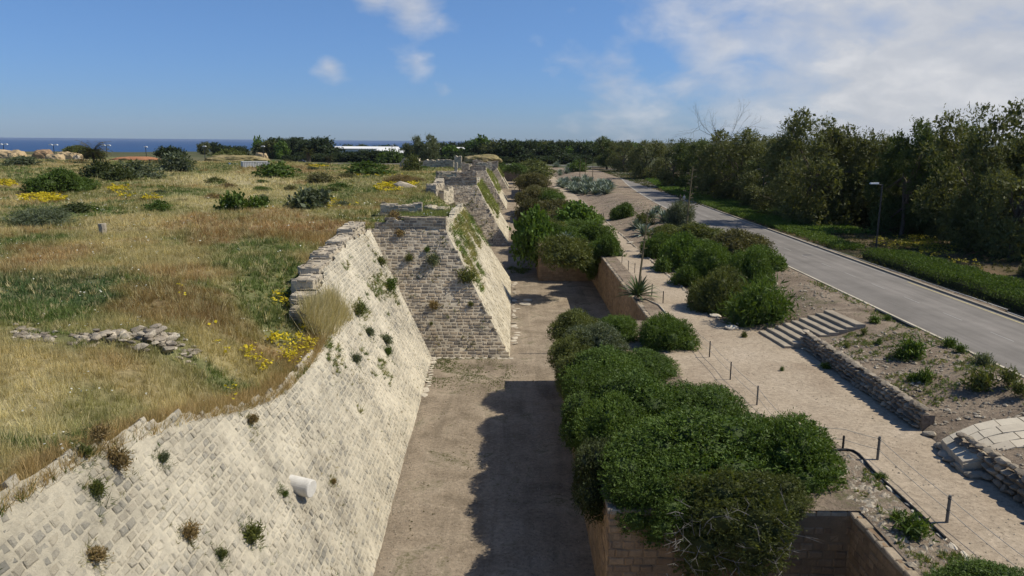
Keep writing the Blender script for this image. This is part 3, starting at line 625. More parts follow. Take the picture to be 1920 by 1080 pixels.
# row of tumbled field stones on the left
root = wroot('rubble_line', 'low line of tumbled grey field stones in the grass above the slope', 'ruined wall', (-16, 28.5, 9.2))
for i in range(210):
    t_ = rng.random(); px = 22+345*t_; py = 622+8*math.sin(t_*5)+rng.normal()*6+(14*t_)
    if 90 < px < 130 and rng.random() < .6: continue
    g = G(px, py, 9.3); z = float(zf(g[0], g[1])); big = 1.4 if 180 < px < 330 else .95
    s = rng.uniform(.08, .21)*big; put_rock(root, (g[0], g[1], z+.02+rng.uniform(0, .26)*(big > 1)), s*1.3, s, s*.9, rng.uniform(0, 6), M_rock if rng.random() < .5 else M_rockd)
# retaining walls of the terrace, right of the path
for lb, ya, yb in (('dry stone retaining wall running from the steps down to the paved ramp', 31.4, 45.2), ('boulder retaining wall in the right foreground, past the paved ramp', 16, 28.6)):
    root = wroot('retaining_wall', lb, 'retaining wall', (18.3, ya, 4.5)); n = 0
    for row in range(5 if ya > 20 else 4):
        y = ya+rng.uniform(0, .3); dz = .21 if ya > 20 else .27
        while y < yb:
            l = rng.uniform(.3, .62)*(1 if ya > 20 else 1.15)
            put_rock(root, (18.22+row*.05+rng.uniform(-.05, .05), y+l/2, 4.56+row*dz+dz*.35), .27, l*.56, dz*.95, rng.uniform(-.12, .12), M_rockd if rng.random() < .6 else M_step); y += l*.93; n += 1
    V = MB().box(18.25, 18.8, ya, yb, 4.3, 5.25).mesh('earth_core'); ob('earth_core', V, M_soil, root, -np.array(root.location))
# boulders at the corner of the ramp
for i, (px, py, s) in enumerate(((1758, 806, .34), (1768, 838, .28), (1742, 812, .26))):
    g = G(px, py, 4.65); o = put_rock(None, (g[0], g[1], 4.62), s*1.2, s, s*.8, i, M_rock, 'boulder')
    tag(o, ('broad flat boulder at the top corner of the paved ramp', 'grey boulder under the near edge of the paved ramp', 'small boulder at the end of the dry stone wall')[i], 'boulder')
for i, (px, py, s) in enumerate(((1786, 862, .36), (1806, 878, .38), (1828, 890, .34), (1772, 850, .32), (1765, 836, .26), (1796, 872, .28), (1818, 884, .30))):
    g = G(px, py, 4.6); tag(put_rock(None, (g[0], g[1], 4.6), s*1.2, s, s*.85, i*1.3, M_rock), 'one of the rough boulders heaped under the lower end of the paved ramp', 'boulder', 'boulders heaped under the paved ramp')
# path edging stones
root = wroot('stone_edging', 'row of low stones edging the right side of the long gravel path', 'edging', (15, 50, 4.5)); y = 50.6
while y < 170:
    l = rng.uniform(.5, .95); xx = float(path_r(y))
    if not (60 < y < 62 or 86 < y < 89 or 105 < y < 108): put_rock(root, (xx+rng.uniform(-.05, .05), y+l/2, 4.55), .16, l*.55, .17, rng.uniform(-.08, .08), M_rock)
    y += l*1.0
root = wroot('stone_edging', 'broken pale kerb stones beside the ropes in the right foreground', 'edging', (14.1, 26, 4.5)); y = 17.
while y < 28.2:
    l = rng.uniform(.35, .8)
    if rng.random() < .85: put_rock(root, (14.1+rng.uniform(-.06, .06), y+l/2, 4.5), .16, l*.5, .1, rng.uniform(-.1, .1), M_flag)
    y += l
# scattered stones on the banks: too many to count
def scatter_stones(name, pts, smin, smax, m_):
    V = []; F = []; T = []; n = 0
    base = IV[:12] if False else None
    import itertools
    o8 = np.array([(1, 0, 0), (-1, 0, 0), (0, 1, 0), (0, -1, 0), (0, 0, 1), (0, 0, -1)], float); f8 = np.array([(0, 2, 4), (2, 1, 4), (1, 3, 4), (3, 0, 4), (2, 0, 5), (1, 2, 5), (3, 1, 5), (0, 3, 5)])
    m0 = len(pts); s = smin*(smax/smin)**(rng.random(m0)**2.2); a = rng.uniform(0, 6.28, m0)
    sc = np.stack([s*rng.uniform(.8, 1.5, m0), s*rng.uniform(.7, 1.1, m0), s*rng.uniform(.35, .7, m0)], 1)
    Q = o8[None]*sc[:, None]*rng.uniform(.7, 1.2, (m0, 6, 1)); ca, sa = np.cos(a)[:, None], np.sin(a)[:, None]
    W = np.stack([Q[..., 0]*ca-Q[..., 1]*sa, Q[..., 0]*sa+Q[..., 1]*ca, Q[..., 2]], -1)+pts[:, None]
    F = (f8[None]+np.arange(m0)[:, None, None]*6).reshape(-1, 3)
    return kind(ob(name, newmesh(name, W.reshape(-1, 3), F, tone=np.repeat(rng.random(m0), 8)), m_), 'stuff')
def rnd(x0, x1, y0, y1, n, zfun, dz=0.):
    x = rng.uniform(x0, x1, n); y = rng.uniform(y0, y1, n); return np.stack([x, y, zfun(x, y)+dz], 1)
scatter_stones('scattered_stones', np.concatenate([rnd(18.6, 24.4, 22, 44, 2600, zr), rnd(17, 25, 50, 80, 1500, zr), rnd(15.5, 25, 80, 150, 2500, zr), rnd(12.2, 13.9, 17, 29, 1400, zr)]), .02, .17, M_rock)
_y = rng.uniform(12, 56, 900); _q = np.stack([bx(_y)+.1+rng.random(900)**2*1.1, _y, np.full(900, .02)], 1)
scatter_stones('floor_pebbles', np.concatenate([_q, rnd(-6, 3, 10, 60, 2500, lambda x, y: x*0+.01), rnd(-1, 9, 60, 95, 900, lambda x, y: x*0+.01)]), .012, .05, M_rock)
p_ = rnd(11.6, 18, 16, 50, 1800, lambda x, y: x*0+4.52); p_ = p_[p_[:, 0] > path_l(p_[:, 1])]
scatter_stones('path_pebbles', p_, .012, .05, M_rock)

# ------------------------------------------------------------------ steps and paved ramp
root = wroot('stone_steps', 'flight of grey stone steps climbing from the path to the road', 'steps', (17.2, 47.2, 4.5))
for i in range(9):
    x0 = 17.0+i*.56; z1 = 4.5+.165*(i+1); sk = i*.13*0; y0 = 44.9+.05*i; y1 = 48.6+.06*i+.2
    yy = np.linspace(y0, y1, 9); V = []; F = []
    for j, y in enumerate(yy):
        xo = x0-(y-y0)*.10+rng.uniform(-.012, .012); zo = z1+rng.uniform(-.012, .012)
        V += [(xo, y, z1-.3), (xo, y, zo-.03), (xo+.03, y, zo), (xo+.60, y, zo), (xo+.60, y, z1-.3)]
    for j in range(8): F += [(j*5+q, j*5+q+1, j*5+q+6, j*5+q+5) for q in range(4)]
    me = bpy.data.meshes.new('step'); F += [(0, 4, 3, 2, 1), (40, 41, 42, 43, 44)]
    me.from_pydata([tuple(np.array(v)-np.array(root.location)) for v in V], [], [tuple(reversed(f)) for f in F]); me.update(); ob('step', me, M_step, root)
root = wroot('paved_ramp', 'pale flagstone ramp crossing the terrace at the right edge', 'paving', (19, 31.5, 5.4))
q0 = [G(1765, 825, 4.95), G(1795, 810, 5.2), G(1850, 790, 5.45), G(1960, 778, 5.6)]; q1 = [G(1805, 868, 4.9), G(1850, 858, 5.15), G(1905, 840, 5.4), G(2050, 825, 5.6)]
A = catmull(np.array(q0), 6); B = catmull(np.array(q1), 6)
def ev(P, t): t = t*(len(P)-1); i = min(int(t), len(P)-2); return P[i]+(P[i+1]-P[i])*(t-i)
V = []; F = []
for i in range(13):
    for w_ in np.linspace(-.02, 1.02, 5): V.append(ev(A, i/12)*(1-w_)+ev(B, i/12)*w_-np.array(root.location)-(0, 0, .05))
F = [(i*5+j, i*5+j+1, i*5+j+6, i*5+j+5) for i in range(12) for j in range(4)]; nb_ = len(V); V += [v-np.array((0, 0, .32)) for v in V]
F += [(i*5, i*5+5, nb_+i*5+5, nb_+i*5) for i in range(12)]+[(i*5+9, i*5+4, nb_+i*5+4, nb_+i*5+9) for i in range(12)]+[(j+1, j, nb_+j, nb_+j+1) for j in range(4)]
me = newmesh('bedding', V, F); ob('bedding', me, M_mortb, root)
nr_ = 4
for r_ in range(nr_):
    t0 = -0.0
    while t0 < .98:
        t1 = min(1., t0+rng.uniform(.13, .2)); w0, w1 = r_/nr_+.008, (r_+1)/nr_-.008; a_, b_ = t0+.004, t1-.004
        c4 = [ev(A, a_)*(1-w0)+ev(B, a_)*w0, ev(A, a_)*(1-w1)+ev(B, a_)*w1, ev(A, b_)*(1-w1)+ev(B, b_)*w1, ev(A, b_)*(1-w0)+ev(B, b_)*w0]
        h = rng.uniform(.01, .05); c4 = np.array(c4)-np.array(root.location); V = np.concatenate([c4-(0, 0, .12), c4+(0, 0, h)])
        me = newmesh('flagstone', V, [(4, 5, 6, 7), (0, 1, 5, 4), (1, 2, 6, 5), (2, 3, 7, 6), (3, 0, 4, 7)], tone=np.full(5, rng.random())); me.flip_normals() if False else None
        ob('flagstone', me, M_flag, root); t0 = t1

# ------------------------------------------------------------------ plants
def cube_sphere(n=3):
    V = []; F = []
    for ax in range(3):
        for sg in (-1, 1):
            o = len(V)
            for i in range(n+1):
                for j in range(n+1):
                    p = [0, 0, 0]; p[ax] = sg; p[(ax+1) % 3] = (-1+2*i/n)*sg; p[(ax+2) % 3] = -1+2*j/n; V.append(unit(p))
            F += [(o+i*(n+1)+j, o+(i+1)*(n+1)+j, o+(i+1)*(n+1)+j+1, o+i*(n+1)+j+1) for i in range(n) for j in range(n)]
    return np.array(V), np.array(F)
CSV, CSF = cube_sphere()
def clump_leaves(C, r, n, L, W, r_, up=.3, shell=(.72, 1.06), stretch=None, twig=6, spread=.5, inside=.8, wisp=.0):
    """leaf quads growing out of the clumps C (k,3) with radii r; returns V, F, tone"""
    k = len(C); nt_ = n//twig; ci = r_.choice(k, nt_, p=(r**2)/(r**2).sum()); d = r_.normal(size=(nt_, 3)); d[:, 2] += .25; d /= np.linalg.norm(d, axis=1)[:, None]
    P = C[ci]+d*(r[ci]*r_.uniform(*shell, nt_))[:, None]
    D = np.linalg.norm(P[:, None]-C[None], axis=2)/r[None]; D[np.arange(nt_), ci] = 9; ok = D.min(1) > inside
    P, d, ci = P[ok], d[ok], ci[ok]; nt_ = len(P); ax = d+np.array((0, 0, up))+r_.normal(size=(nt_, 3))*.45; ax /= np.linalg.norm(ax, axis=1)[:, None]
    tl = L*r_.uniform(1.2, 2.4, nt_)*(1+wisp*(r_.random(nt_) < .12))
    s = (np.arange(twig)+r_.random((nt_, twig)))/twig; B = P[:, None]+ax[:, None]*(s*tl[:, None])[..., None]
    ld = ax[:, None]*.6+r_.normal(size=(nt_, twig, 3))*spread; ld /= np.linalg.norm(ld, axis=2)[..., None]
    sd = np.cross(ld, r_.normal(size=(nt_, twig, 3))); sd /= np.linalg.norm(sd, axis=2)[..., None]+1e-9
    l = (L*r_.uniform(.6, 1.25, (nt_, twig)))[..., None]; w_ = (W*r_.uniform(.7, 1.2, (nt_, twig)))[..., None]
    Q = np.stack([B, B+ld*l*.5+sd*w_*.5, B+ld*l, B+ld*l*.5-sd*w_*.5], 2).reshape(-1, 3)
    m_ = nt_*twig; tone = np.repeat(r_.random(k)[ci]*.45+r_.random(nt_)*.3, twig)+r_.random(m_)*.25
    return Q, np.arange(m_*4).reshape(-1, 4), tone
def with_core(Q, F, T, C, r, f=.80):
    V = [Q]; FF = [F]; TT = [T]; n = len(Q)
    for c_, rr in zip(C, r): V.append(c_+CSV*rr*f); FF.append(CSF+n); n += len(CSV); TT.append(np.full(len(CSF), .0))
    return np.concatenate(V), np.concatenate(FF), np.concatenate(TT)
def shrub_mesh(sd, n, L, W, K_=22, dome=True, up=.35, twig=6, spread=.5, rad=(.24, .4), wisp=.6):
    r_ = np.random.default_rng(sd); C = r_.normal(size=(K_, 3)); C /= np.linalg.norm(C, axis=1)[:, None]
    if dome: C[:, 2] = np.abs(C[:, 2])*.95-.05
    r = r_.uniform(*rad, K_); C = C*(1-r)[:, None]*r_.uniform(.82, 1.05, K_)[:, None]
    C = np.vstack([C, [[0, 0, .25 if dome else 0]]]); r = np.append(r, .55)
    if dome: C[:, 2] = np.maximum(C[:, 2], r*.35)
    Q, F, T = clump_leaves(C, r, n, L, W, r_, up, twig=twig, spread=spread, wisp=wisp)
    Q2, F2, T2 = clump_leaves(C, r, n//5, L*1.5, W*2.2, r_, up, shell=(.62, .9), inside=.0, spread=.9); F = np.concatenate([F, F2+len(Q)]); Q = np.concatenate([Q, Q2]); T = np.concatenate([T, T2*.8])
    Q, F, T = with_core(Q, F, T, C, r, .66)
    return Q, F, T
_SM = {}
SHAPES = {'fine1': (1, 52000, .045, .016, 30, True), 'fine2': (2, 52000, .045, .015, 26, True), 'ball': (3, 46000, .05, .018, 26, False),
          'mid1': (4, 15000, .075, .026, 20, True), 'mid2': (5, 15000, .08, .026, 16, True), 'broad': (6, 7000, .12, .075, 20, True), 'lance': (7, 9000, .20, .024, 18, True),
          'spray': (8, 9000, .11, .02, 16, True), 'small1': (9, 2600, .15, .055, 12, True), 'small2': (10, 2600, .16, .05, 10, True), 'fig': (11, 1500, .20, .15, 12, True)}
def shrub(shape, m_, x, y, z, rx, ry, H, label, group=None, rz=None, cat='shrub', name='shrub', sink=.08):
    key = shape
    if key not in _SM:
        a = SHAPES[shape]; Q, F, T = shrub_mesh(a[0], a[1], a[2], a[3], a[4], a[5], up=.9 if shape == 'spray' else .35)
        me = newmesh('foliage', Q, F, tone=T); me.materials.append(m_); _SM[key] = me
    o = ob(name, _SM[key], None, None, (x, y, z-sink)); o.material_slots[0].link = 'OBJECT'; o.material_slots[0].material = m_; o.scale = (rx, ry, H); o.rotation_euler.z = rng.uniform(0, 6.28) if rz is None else rz
    if rz is None and abs(rx-ry) > .15*rx: o.rotation_euler.z = rng.choice([0, math.pi])+rng.uniform(-.3, .3)
    return tag(o, label, cat, group)
def shp(shape, m_, px, py, w_, h, z, label, group=None, deep=.9, **k):
    w_ = w_*1.12
    zz_ = z if not callable(z) else 5.3
    for _ in range(3):
        g = G(px, py, zz_)
        if callable(z): zz_ = float(z(g[0], g[1]))
    d = proj(g)[2]; rx = w_/2/FPX*d; ry = rx*deep; sn = (17-zz_)/np.linalg.norm(g-CAM); H = max((h*d/FPX-1.6*ry*sn)/math.sqrt(1-sn*sn), .5*rx)
    return shrub(shape, m_, g[0], g[1]+ry*.9, zz_, rx, ry, H, label, group, **k)
# --- the big shrubs on the nearest block
for a in (('fine1', L_green, 7.4, 27.5, 4.4, 3.5, 3.9, 2.5, 'largest rounded green shrub in the foreground, sprawling over the moat wall block'),
          ('fine2', L_green, 5.3, 26.3, 4.4, 2.4, 2.9, 1.8, 'olive green shrub at the front left corner of the nearest moat block'),
          ('ball', L_olive, 7.2, 24.2, 3.8, 2.7, 1.35, 2.2, 'shrub foliage with grey twigs hanging down over the front face of the nearest moat block'),
          ('ball', L_dark, 3.7, 27.5, 4.1, 1.3, 2.9, 1.5, 'dark shrub hanging over the left edge of the nearest moat block'),
          ('ball', L_green, 3.6, 33.2, 4.3, 1.3, 3.0, 1.4, 'green shrub spilling over the moat edge behind the front corner'),
          ('fine1', L_green, 6.0, 33.2, 4.5, 2.9, 3.0, 2.2, 'dense green shrub crest behind the largest foreground shrub'),
          ('fine2', L_green, 8.9, 32.6, 4.5, 2.3, 3.2, 1.7, 'green shrub reaching toward the rope fence in the middle'),
          ('fine1', L_green, 5.1, 38.4, 4.5, 2.6, 3.0, 1.9, 'mid green shrub halfway along the nearest moat block'),
          ('ball', L_olive, 3.6, 39.5, 4.2, 1.2, 3.2, 1.5, 'olive shrub overhanging the moat halfway along the block'),
          ('fine2', L_silver, 5.0, 43.6, 4.5, 2.2, 2.2, 2.0, 'silvery grey green shrub with upright sprigs near the far end of the block'),
          ('fine1', L_olive, 4.3, 47.8, 4.5, 2.0, 2.6, 1.9, 'dull olive shrub at the far end of the nearest moat block'),
          ('fine2', L_green, 6.9, 47.6, 4.5, 1.7, 2.0, 1.6, 'low shrub between the dull olive shrub and the round one'),
          ('fine1', L_green, 7.6, 40.2, 4.5, 1.9, 2.6, 1.2, 'low green shrub on the path side of the nearest block'),
          ('fine2', L_green, 9.7, 45.3, 4.5, 2.1, 2.0, 2.2, 'round green shrub standing on its own beside the gravel path'),
          ('fine2', L_green, 10.6, 27.4, 4.5, 2.4, 2.5, 2.4, 'rounded green shrub by the rope fence corner in the foreground'),
          ('fine1', L_green, 13.6, 19.0, 4.5, 1.9, 1.5, 1.0, 'olive shrub cut by the bottom right corner'),
          ('ball', L_green, 5.3, 24.5, 4.3, 1.7, 1.2, 1.3, 'shrub foliage hanging at the front left corner of the nearest moat block'),
          ('ball', L_olive, 9.1, 24.8, 4.5, 1.7, 1.2, 1.2, 'shrub foliage bulging over the front face, right of the hanging twigs'),
          ('fine1', L_green, 4.5, 31.0, 4.3, 2.0, 2.4, 2.1, 'green shrub filling the moat side behind the front corner'),
          ('fine2', L_green, 4.1, 35.8, 4.3, 1.8, 2.4, 2.0, 'green shrub filling the moat side halfway along the block'),
          ('fine1', L_olive, 3.9, 43.0, 4.3, 1.8, 2.4, 1.9, 'olive shrub on the moat side beside the silvery one'),
          ('fine2', L_olive, 15.2, 18.0, 4.5, 1.5, 1.2, .9, 'second shrub at the very bottom right')):
    shrub(*a)
def bare_twigs(o, n, m_, box):
    mb = MB()
    for i in range(n):
        p = np.array([rng.uniform(*box[k]) for k in range(3)]); d = unit(rng.normal(size=3)*.6+(0, -.5, .1)); l = rng.uniform(.4, 1.1); q = p+d*l*.5+rng.normal(size=3)*.06; mb.tube([p, q, q+unit(d+rng.normal(size=3)*.5)*l*.5], [.014, .010, .004], 4, False)
        for _ in range(2): mb.tube([q, q+unit(d+rng.normal(size=3)*.8)*l*.35], [.008, .003], 4, False)
    t_ = ob('bare_twigs', mb.mesh('bare_twigs'), m_, None); t_.parent = o; t_.matrix_parent_inverse = Matrix.LocRotScale(o.location, o.rotation_euler, o.scale).inverted(); kind(t_, 'stuff')
for o in [q for q in bpy.data.objects if 'grey twigs hanging' in q.get('label', '')]: bare_twigs(o, 60, M_postg, ((5.2, 9.4), (22.7, 23.2), (2.6, 5.2)))
# --- shrubs along the moat edge further back
for a in (
          ('mid2', L_olive, 1058, 492, 100, 62, 4.5, 'olive brown shrub draping over the face of the second moat block'), ('mid1', L_green, 1120, 455, 80, 45, 4.5, 'green shrub behind the olive one on the second block'),
          ('broad', L_bright, 1000, 470, 70, 80, 3.6, 'dark glossy broadleaf shrub hanging over the second block into the moat'), ('broad', L_bright, 1085, 428, 80, 50, 4.5, 'bright green broadleaf shrub by the path railing'),
          ('mid2', L_bright, 1112, 420, 44, 28, 4.5, 'small bright shrub just behind the path railing'), ('mid2', L_brown, 1052, 412, 110, 46, 4.5, 'brownish shrub behind the bright broadleaf one'), ('mid1', L_brown, 995, 412, 62, 44, 4.5, 'brownish shrub on the moat edge opposite the second tower'),
          ('mid2', L_green, 1032, 378, 56, 24, 4.5, 'small flat green shrub beside the path in the distance'), ('mid1', L_brown, 996, 378, 60, 30, 4.5, 'brown green shrub overhanging the moat beyond the second tower'),
          ('mid2', L_brown, 1000, 350, 66, 30, 4.5, 'dark dome shaped shrub further along the moat edge'), ('small1', L_olive, 1015, 333, 60, 22, 5, 'low olive shrub strip near the end of the moat'),
          ('small2', L_green, 965, 322, 50, 14, 6, 'green shrub on the far cross wall of the moat'), ('small1', L_olive, 1000, 318, 60, 12, 6, 'olive hedge like shrub near the road bend'), ('small2', L_green, 940, 318, 22, 14, 6, 'dark little shrub at the end of the ramparts'),
          ('mid1', L_green, 1040, 455, 60, 40, 4.5, 'green shrub filling the middle of the second block')):
    shp(*a)
for a in (('mid1', L_green, 10.7, 83.5, 4.4, 2.0, 2.4, 2.5, 'bushy green shrub in the corner behind the ochre wall'), ('ball', L_green, 9.4, 87, 3.3, 1.7, 2.2, 2.4, 'dark green shrub hanging down beside the second moat block'),
          ('ball', L_olive, 7.9, 90.9, 3.6, 2.2, 1.2, 2.0, 'olive shrub foliage falling over the right part of the second block face'), ('mid2', L_green, 7.6, 97, 4.4, 3.0, 4.0, 2.0, 'green shrub mass covering the front of the second block'),
          ('mid1', L_olive, 5.4, 104, 4.4, 2.8, 5.0, 2.2, 'olive green shrub mass along the second block'), ('mid2', L_green, 9.0, 108, 4.4, 3.0, 5.0, 1.8, 'green shrub between path and moat further along the second block'),
          ('ball', L_green, 3.6, 100, 3.6, 1.6, 4.0, 2.6, 'green foliage hanging over the moat edge of the second block'), ('mid2', L_brown, 6.5, 116, 4.4, 4.2, 5.0, 2.4, 'brownish shrub mass at the end of the second block'),
          ('mid1', L_olive, 7.5, 170, 4.4, 4.2, 9.0, 2.6, 'long olive shrub mass on the third block'), ('mid1', L_brown, 5., 180, 4.4, 2.6, 8.0, 2.6, 'brownish shrub mass hanging at the edge of the third block'), ('mid2', L_brown, 6.5, 240, 4.4, 4., 12.0, 3., 'farthest brownish shrub mass along the moat')):
    shrub(*a)
# --- bank between path and road
for a in (('lance', L_green, 1440, 612, 112, 92, zr, 'shrub with long lance shaped leaves beside the stone steps'), ('fine1', L_olive, 1368, 592, 130, 112, zr, 'large olive green shrub at the near end of the bank, left of the steps'),
          ('fine2', L_green, 1415, 548, 100, 100, zr, 'large fresh green shrub on the bank nearest the road'), ('fine1', L_green, 1350, 530, 110, 92, zr, 'big rounded shrub in the middle of the bank'),
          ('mid1', L_bright, 1290, 505, 90, 78, zr, 'bright green shrub on the bank beside the path'), ('mid2', L_green, 1243, 482, 70, 55, zr, 'green shrub at the left tip of the bank thicket'),
          ('mid1', L_olive, 1320, 462, 120, 52, zr, 'olive shrub at the back of the bank thicket'), ('mid2', L_brown, 1400, 478, 110, 58, zr, 'brownish shrub of the thicket close to the road'), ('mid2', L_olive, 1262, 450, 80, 36, zr, 'low olive shrub in front of the tall flower stalk'),
          ('small1', L_green, 1247, 513, 38, 32, zr, 'small round green shrub on the path edging'), ('spray', L_silver, 1282, 425, 60, 52, zr, 'feathery grey green shrub behind the thicket'), ('mid1', L_green, 1172, 410, 50, 34, zr, 'small dark shrub alone on the bare bank'),
          ('fine2', L_olive, 1400, 590, 130, 80, zr, 'low olive shrub between the large one and the lance leaved one'), ('mid1', L_green, 1440, 515, 90, 60, zr, 'green shrub at the road side edge of the thicket'), ('mid2', L_green, 1330, 490, 130, 50, zr, 'green shrub filling the middle of the bank thicket'), ('mid1', L_green, 1300, 540, 70, 50, zr, 'small green shrub at the front of the bank thicket'),
          ('small2', L_olive, 1208, 425, 40, 26, zr, 'grey green shrub among the blue agaves'), ('small1', L_green, 1085, 322, 40, 20, zr, 'dark shrub between the two far agave beds')):
    shp(*a)
# --- shrubs of the left field
ff = lambda x, y: float(zf(x, y))
for a in (('mid1', L_green, 78, 366, 110, 52, ff, 'big dark green shrub near the left edge of the field'), ('mid2', L_green, 135, 362, 70, 32, ff, 'low green shrub joined to the big one on its right'),
          ('small1', L_dark, 172, 336, 62, 34, ff, 'dark blue green bush behind the big field shrub'), ('small2', L_silver, 240, 336, 90, 34, ff, 'greyish thicket of bushes left of the white drum'), ('small1', L_dark, 212, 340, 60, 26, ff, 'small dark bush inside the grey thicket'),
          ('small1', L_green, 507, 334, 84, 30, ff, 'dark fleshy green bush in front of the white container'), ('small2', L_green, 685, 329, 82, 26, ff, 'wide flat dark green bush right of the dirt road'), ('spray', L_silver, 45, 425, 120, 38, ff, 'blue grey bush patch at the left edge'),
          ('small2', L_green, 288, 399, 54, 22, ff, 'small fresh green bush in the grass'), ('fig', L_green, 432, 396, 44, 34, ff, 'leafy fig like sapling in the straw'), ('fig', L_green, 478, 393, 40, 24, ff, 'second leafy sapling right of the fig like one'),
          ('fig', L_silver, 575, 392, 70, 38, ff, 'tall airy leafy weed clump in the pale straw'), ('small1', L_dark, 130, 402, 60, 20, ff, 'brown green bush behind the blue grey patch'), ('small2', L_silver, 315, 322, 70, 34, ff, 'grey green shrubs below the far tree'),
          ('mid1', L_olive, 132, 295, 80, 19, ff, 'broad olive shrub mound left of the date palm'), ('small2', L_olive, 770, 322, 34, 30, ff, 'dull bush at the foot of the grey tree'), ('small1', L_brown, 595, 345, 60, 16, ff, 'brown bush in the middle distance'),
          ('small1', L_green, 730, 305, 50, 24, ff, 'green bushes left of the grey tree'), ('spray', L_dry, 745, 345, 60, 20, ff, 'pale feathery dry bush behind the yellow flowers'), ('small2', L_silver, 20, 312, 60, 16, ff, 'grey bush below the left sandstone outcrop'),
          ('small1', L_green, 640, 452, 40, 14, ff, 'low green weed clump left of the rubble wall'), ('small1', L_olive, 420, 302, 70, 14, ff, 'flat olive bush on the hump before the sea')):
    shp(*a)

GS = 'low scrub scattered over the field'
for i in range(90):
    y = rng.uniform(70, 250); x = rng.uniform(-.66*y, -14); q = vn(x, y, 22, 77)
    if q < .47: continue
    s_ = rng.uniform(.7, 1.5)*(1+y/260); shrub(['small1', 'small2', 'spray'][i % 3], [L_olive, L_brown, L_silver, L_green, L_dry][i % 5], x, y, ff(x, y), s_, s_*.8, s_*rng.uniform(.3, .5), 'low %s bush in the %s of the grassy field, %s' % (('olive', 'brownish', 'greyish', 'green', 'straw coloured')[i % 5], 'near part' if y < 115 else 'middle' if y < 180 else 'far part', 'on its left side' if x < -.36*y else 'toward the ramparts'), GS)
# --- trees
def tube_mesh(paths, n=6):
    mb = MB()
    for P, r in paths: mb.tube(P, r, n, cap=False)
    return mb.mesh('trunk', True)
def tree_proto(sd, H, Rr, n, L, W, K_=34, low=.28, rad=(.10, .19), up=.5, trunk_r=.028):
    r_ = np.random.default_rng(sd); C = []; paths = []; top = np.array((r_.uniform(-.06, .06), r_.uniform(-.06, .06), .55))*H
    fork = np.array((0, 0, .2*H)); paths.append(([(0, 0, -.3), fork*.5+(.01*H, 0, 0), fork, top], [trunk_r*H, trunk_r*.8*H, trunk_r*.65*H, trunk_r*.25*H]))
    r = []
    for i in range(K_):
        z = r_.uniform(low, 1)**.8; w_ = math.sin(math.pi*min(1, (z-low*.6)/(1.12-low*.6)))**.6; a = r_.uniform(0, 6.28); q = Rr*w_*r_.uniform(.25, 1)**.6
        rr = r_.uniform(*rad)*Rr*2*(1.15-.45*z); c_ = np.array((math.cos(a)*q, math.sin(a)*q, z*H-rr)); C.append(c_); r.append(rr)
        if i < 16:
            s = fork+(top-fork)*r_.uniform(0, .9); m_ = (s+c_)/2+(0, 0, -.03*H); paths.append(([s, m_, c_, c_+(c_-m_)*.5], [trunk_r*.38*H, trunk_r*.25*H, trunk_r*.12*H, .01]))
    C = np.array(C); r = np.array(r)
    Q, F, T = clump_leaves(C, r, n, L, W, r_, up, shell=(.55, 1.1), inside=.62, spread=.55, wisp=1.)
    Q2, F2, T2 = clump_leaves(C, r, n//6, L*1.7, W*3.2, r_, up, shell=(.15, .7), inside=.0, spread=.9); F = np.concatenate([F, F2+len(Q)]); Q = np.concatenate([Q, Q2]); T = np.concatenate([T, T2*.7])
    return Q, F, T, tube_mesh(paths), C, r
TP = {}
def make_tree(key, m_, args, label, cat='tree', name='tree', group=None, loc=(0, 0, 0), core=0.):
    Q, F, T, tr, C, r = tree_proto(*args)
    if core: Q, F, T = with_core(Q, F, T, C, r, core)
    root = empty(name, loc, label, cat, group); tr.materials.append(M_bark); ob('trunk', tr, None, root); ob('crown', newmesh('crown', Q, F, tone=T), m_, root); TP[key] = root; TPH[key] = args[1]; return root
TPH = {}; TREE_N = 0
P0 = {'s': (L_silver, (39, 10, 3.4, 12000, .34, .12, 24, .34, (.10, .18))), 'a': (L_tree, (31, 10, 4.6, 26000, .24, .085, 44, .12, (.09, .17))), 'b': (L_tree2, (32, 10, 3.6, 22000, .24, .09, 34, .2, (.10, .20))), 'c': (L_tree, (33, 10, 5.2, 28000, .25, .09, 46, .06, (.09, .18))), 'd': (L_tree2, (34, 10, 3.2, 15000, .24, .09, 24, .4, (.10, .19))),
      'w': (L_wood, (35, 10, 6.0, 3200, .85, .42, 26, .1)), 'v': (L_wood, (36, 10, 4.6, 3000, .8, .40, 20, .15)), 'u': (L_tree, (37, 10, 5.2, 3200, .75, .35, 24, .12)), 'y': (L_bright, (38, 10, 5.0, 3000, .8, .4, 22, .1))}
def tree(key, x, y, z, H, W_, label, group=None, rz=None, name='tree'):
    rz = rng.uniform(0, 6.28) if rz is None else rz
    R0 = {'s': 3.4, 'a': 4.6, 'b': 3.6, 'c': 5.2, 'd': 3.2, 'w': 6., 'v': 4.6, 'u': 5.2, 'y': 5.}[key]; sc = (W_/2/R0, W_/2/R0, H/10)
    if key not in TP:
        m_, a = P0[key]; r = make_tree(key, m_, a, label, group=group, core=.8 if key in 'wvuy' else 0.); r.location = (x, y, z); r.scale = sc; r.rotation_euler.z = rz
    else: r = dup(TP[key], (x, y, z), rz, sc, label, group or '')
    r.name = name; return r
def tpx(key, px, Y, top, w_, label, z=6., group=None, name='tree'):
    d_ = _F+_R2*(px-960)/FPX+_U2*(540-top)/FPX; t = Y/d_[1]; P = CAM+d_*t; return tree(key, P[0], Y, z, (P[2]-z)*1.03, w_/FPX*t, label, group, name=name)
